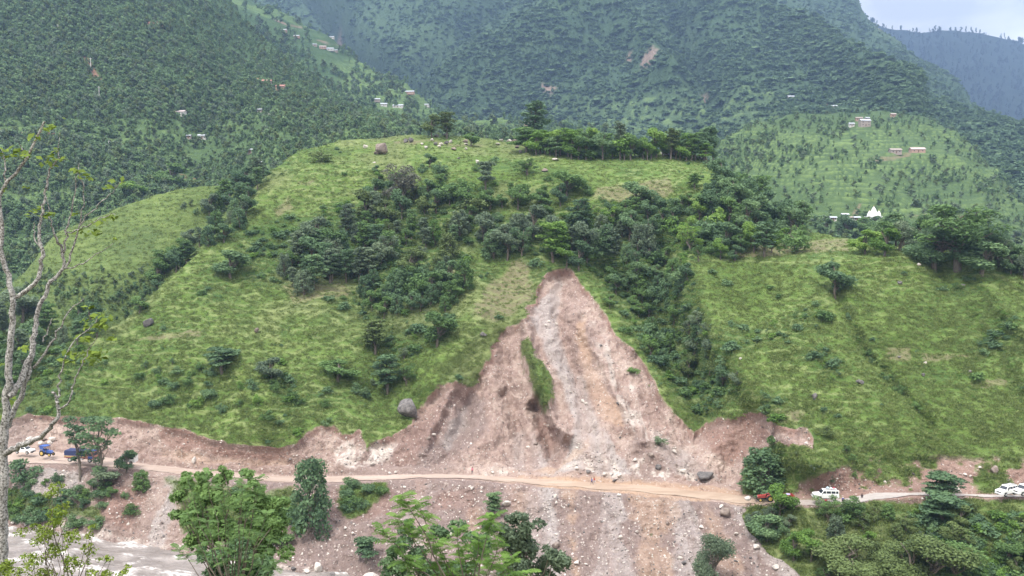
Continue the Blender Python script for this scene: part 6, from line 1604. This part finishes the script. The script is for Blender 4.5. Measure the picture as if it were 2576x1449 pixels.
# feathery compound fronds
def frond_np(base, d, L_, rng, npair=15, pl=.34):
    d = d / np.linalg.norm(d); side_ = np.cross(d, [0, 0, 1]); side_ /= np.linalg.norm(side_) + 1e-9
    upv = np.cross(side_, d); Vs = []; var = []
    v0 = rng.random()
    for i in range(npair):
        q = (i + .6) / npair
        c = base + d * L_ * q + np.array([0, 0, -1]) * L_ * .32 * q * q
        ll = L_ * pl * math.sin(math.pi * (.16 + .74 * q)) ** .7
        for s in (-1, 1):
            dirp = side_ * s * .9 + d * .5 + upv * .12 + rng.normal(0, .07, 3); dirp /= np.linalg.norm(dirp)
            wv_ = d * L_ * .027
            m_ = c + dirp * ll * .55; e_ = c + dirp * ll + np.array([0, 0, -1]) * ll * .34
            Vs += [c - wv_ * .6, c + wv_ * .6, m_ + wv_ * 1.25, m_ - wv_ * 1.25, m_ - wv_ * 1.25, m_ + wv_ * 1.25, e_ + wv_ * .3, e_ - wv_ * .3]
            var += [v0 * .8 + .2 * rng.random()] * 2
    return np.array(Vs), var

def fern_tree(name, Y, tips, base_uv, label, seed, flen, mat, nf=11, group=None, stemw=.03, cat='tree'):
    """tips: frame positions of the shoot ends; the tree is rooted on the near bank"""
    rng = np.random.default_rng(seed)
    b = ray(base_uv[0], base_uv[1], Y); gz = bank_z(b[0], Y); base = np.array([b[0], Y, gz])
    root = empty(name, tuple(base), 0, 1, label, cat, group)
    parts, FV, var = [], [], []
    fork = ray(base_uv[0], base_uv[1], Y) - base
    parts.append(tube_np([[0, 0, -.4], fork * .5 + rng.normal(0, .02 * Y / 10, 3), fork], [stemw * 1.6, stemw * 1.2, stemw], 7))
    for u, v, r in tips:
        tip = ray(u, v, Y + rng.uniform(-.05, .05) * Y) - base
        st = fork + (tip - fork) * 0.0
        t_ = np.linspace(0, 1, 7)[:, None]
        path = st * (1 - t_) + tip * t_ + rng.normal(0, .012 * Y / 6, (7, 3)) * np.sin(t_ * np.pi); path[:, 2] += np.sin(t_[:, 0] * np.pi) * .0
        parts.append(tube_np(path, np.linspace(stemw * .7, stemw * .16, 7), 5))
        rad = r * Y / F
        for k in range(nf):
            q = 1 - .75 * (k / nf) ** 1.2 * min(1, rad * 2.2 / (np.linalg.norm(tip - st) + 1e-6))
            o = path[0] * (1 - q) + path[-1] * q
            a = k * 2.4 + rng.uniform(-.4, .4); el = rng.uniform(-.1, .75)
            dd = np.array([math.cos(a) * math.cos(el), math.sin(a) * math.cos(el), math.sin(el)])
            Vv, vr = frond_np(o, dd, flen * rng.uniform(.7, 1.25), rng); FV.append(Vv); var += vr
    V, F_ = join_np(parts); add_obj('trunk', mesh_np('trunk', V, F_, BARK, True), root)
    V = np.concatenate(FV); add_obj('foliage', mesh_np('foliage', V, np.arange(len(V)).reshape(-1, 4), LEAF[mat], False, {'var': ('FACE', 'FLOAT', var)}), root)
    return root

fern_tree('feathery_leaved_tree', 15, [(1010, 1245, 40), (1050, 1262, 36), (960, 1335, 46), (1055, 1330, 50), (1000, 1300, 44), (1100, 1360, 50), (1150, 1330, 50), (1205, 1350, 46), (1240, 1300, 30), (1255, 1370, 50), (1170, 1400, 56), (1090, 1420, 56), (1290, 1400, 46), (1230, 1430, 56), (1320, 1440, 46), (1140, 1450, 60), (1010, 1400, 40), (1270, 1460, 50), (1050, 1460, 50), (1350, 1470, 40)],
          (1180, 1560), 'bright green feathery leaved tree rising from the bottom edge at centre', 21, .26, 'light', 20)
fern_tree('feathery_leaved_tree', 21, [(470, 1200, 36), (520, 1190, 34), (560, 1215, 44), (610, 1220, 44), (650, 1235, 44), (500, 1250, 44), (560, 1270, 50), (620, 1280, 50), (670, 1290, 40), (470, 1290, 34), (520, 1310, 44), (590, 1330, 44), (640, 1340, 50), (680, 1360, 44), (560, 1370, 40), (500, 1370, 34), (450, 1380, 26), (700, 1410, 36), (640, 1400, 44), (610, 1195, 30), (650, 1200, 24)],
          (590, 1560), 'tall feathery leaved tree covering the road and riverbank', 22, .26, 'mid', 14)
def leafy(name, Y, lobes_px, base_uv, label, seed, n, leaf, mat, cat='bush'):
    rng = np.random.default_rng(seed)
    b = ray(base_uv[0], base_uv[1], Y); base = np.array([b[0], Y, bank_z(b[0], Y)])
    root = empty(name, tuple(base), 0, 1, label, cat)
    k = Y / F; lb = []
    for u, v, r in lobes_px:
        for q in range(5):
            c = ray(u + rng.normal(0, r * .6), v + rng.normal(0, r * .5), Y + rng.normal(0, r * k * .5)) - base
            lb.append((tuple(c), (r * k * .62, r * k * .62, r * k * .5)))
    V, F_, var = crown_np(lb, n, leaf, rng, .55)
    add_obj('foliage', mesh_np('foliage', V, F_, LEAF[mat], False, {'var': ('FACE', 'FLOAT', var)}), root)
    cen = np.mean([l[0] for l in lb], 0); q = min(1, Y / 25); parts = [tube_np([[0, 0, -.5], cen * .5, cen * .8], [.16 * q * q, .12 * q * q, .08 * q * q], 7)]
    for c, r in lb[::3]: parts.append(bend(cen * .7, c, .06 * q * q, .012 * q * q, rng, 5, .05, 5))
    V, F_ = join_np(parts); add_obj('trunk', mesh_np('trunk', V, F_, BARK, True), root)
    return root
leafy('leafy_bush', 32, [(1000, 1380, 24), (1030, 1330, 20), (1200, 1370, 40), (1000, 1440, 34), (1050, 1400, 40), (1090, 1450, 40), (1110, 1340, 24), (1160, 1430, 40)], (1060, 1560), 'dark small leaved bush behind the bright feathery tree', 31, 8000, .14, 'dark')
leafy('leafy_bush', 34, [(1250, 1340, 30), (1300, 1370, 44), (1340, 1400, 44), (1380, 1430, 38), (1390, 1400, 22), (1330, 1330, 30), (1290, 1310, 20), (1280, 1440, 40)], (1330, 1580), 'dark olive bush leaning over the striped scree', 32, 7000, .16, 'grey')
leafy('leafy_bush', 28, [(540, 1430, 40), (590, 1400, 40), (620, 1440, 44), (560, 1460, 40), (520, 1395, 20), (660, 1440, 30)], (580, 1580), 'dark bluish bush over the river at the bottom edge', 33, 5600, .15, 'dark')
leafy('leafy_bush', 30, [(470, 1210, 22), (450, 1250, 20), (470, 1300, 24), (690, 1280, 24), (690, 1340, 30), (540, 1340, 40), (610, 1370, 44), (680, 1400, 36), (480, 1360, 26), (510, 1200, 20), (570, 1195, 18), (640, 1215, 24), (540, 1245, 34), (600, 1255, 34), (650, 1260, 36), (520, 1290, 34), (600, 1310, 44), (660, 1320, 34)], (600, 1580), 'dark green bush wrapped in the tall feathery tree', 34, 14000, .15, 'mid')
leafy('pale_shrub', 10, [(140, 1222, 14), (135, 1250, 18), (148, 1280, 20), (150, 1310, 22), (120, 1340, 26), (180, 1350, 24), (80, 1360, 26), (220, 1372, 20), (130, 1390, 30), (60, 1410, 30), (190, 1420, 30), (20, 1430, 34), (100, 1450, 34), (270, 1400, 14), (260, 1440, 24), (310, 1440, 16), (230, 1330, 12)], (120, 1600), 'pale yellow green shrub of fine leaves in front of the river', 35, 4200, .034, 'yellow', 'shrub')
# ------------------------------------------------------------------ labels of the single trees
ORD = ['leftmost', 'second from the left', 'third from the left', 'fourth from the left', 'fifth from the left', 'sixth from the left', 'seventh from the left', 'eighth from the left', 'ninth from the left', 'tenth from the left', 'eleventh from the left', 'twelfth from the left']
NUM = ['', 'one', 'two', 'three', 'four', 'five', 'six', 'seven', 'eight', 'nine', 'ten', 'eleven', 'twelve']
FORM = {'round': 'bushy trees', 'tall': 'slender trees', 'sparse': 'slender trees', 'layered': 'tiered trees', 'spray': 'feathery trees', 'shrub': 'shrubs', 'drape': 'creeper covered trees', 'boulder': 'boulders'}
sets = {}
for d in TREES:
    if d['label']:
        tag(d['o'], d['label'], d['cat'], d['group'])
    else:
        sets.setdefault((d['where'], d['col'], d['kind'], d['group']), []).append(d)
parts_ = []
for key_, v in sets.items():
    if len(v) <= 12: parts_.append((key_, '', v)); continue
    v.sort(key=lambda d: d['h']); n_ = len(v); k_ = 2 if n_ <= 24 else 3
    names_ = ('smaller', 'larger') if k_ == 2 else ('smaller', 'middle sized', 'larger')
    for q_ in range(k_): parts_.append((key_, names_[q_] + ' ', v[n_ * q_ // k_: n_ * (q_ + 1) // k_]))
for (where, col, kind, group), size_, v in parts_:
    base = size_ + '%s %s' % ({'pale': 'pale'}.get(col, 'grey' if kind == 'boulder' and col == 'grey' else COLWORD.get(col, col)), FORM[kind])
    v.sort(key=lambda d: d['u'])
    for i, d in enumerate(v):
        if len(v) == 1:
            lab = 'only %s %s' % (base.replace('trees', 'tree').replace('shrubs', 'shrub').replace('boulders', 'boulder'), where)
        elif len(v) <= 12:
            lab = '%s of %s %s %s' % (ORD[i], NUM[len(v)], base, where)
        else:
            lab = '%s %s' % (base.replace('trees', 'tree').replace('shrubs', 'shrub').replace('boulders', 'boulder'), where)
        w = lab.split()
        if len(w) > 16: lab = lab.replace(' from the left', ' from left')
        w = lab.split()
        tag(d['o'], ' '.join(w[:16]), d['cat'], group)
# ------------------------------------------------------------------ haze
t = bpy.data.materials.new('haze'); t.use_nodes = True
nt = t.node_tree; nt.nodes.clear()
o_ = nt.nodes.new('ShaderNodeOutputMaterial'); pv_ = nt.nodes.new('ShaderNodeVolumePrincipled')
pv_.inputs['Color'].default_value = (0.38, 0.58, 0.96, 1)
pv_.inputs['Density'].default_value = HAZE
pv_.inputs['Anisotropy'].default_value = 0.2
nt.links.new(pv_.outputs[0], o_.inputs['Volume'])
x0, x1, y0, y1, z0, z1 = -4200, 4200, -200, 6400, -330, 2400
V = [(x, y, z) for x in (x0, x1) for y in (y0, y1) for z in (z0, z1)]
f = [(0, 1, 3, 2), (4, 6, 7, 5), (0, 4, 5, 1), (2, 3, 7, 6), (0, 2, 6, 4), (1, 5, 7, 3)]
hz = add_obj('haze', mesh_np('haze', V, f, t))
hz['kind'] = 'stuff'; hz['label'] = 'pale blue haze filling the valley air'
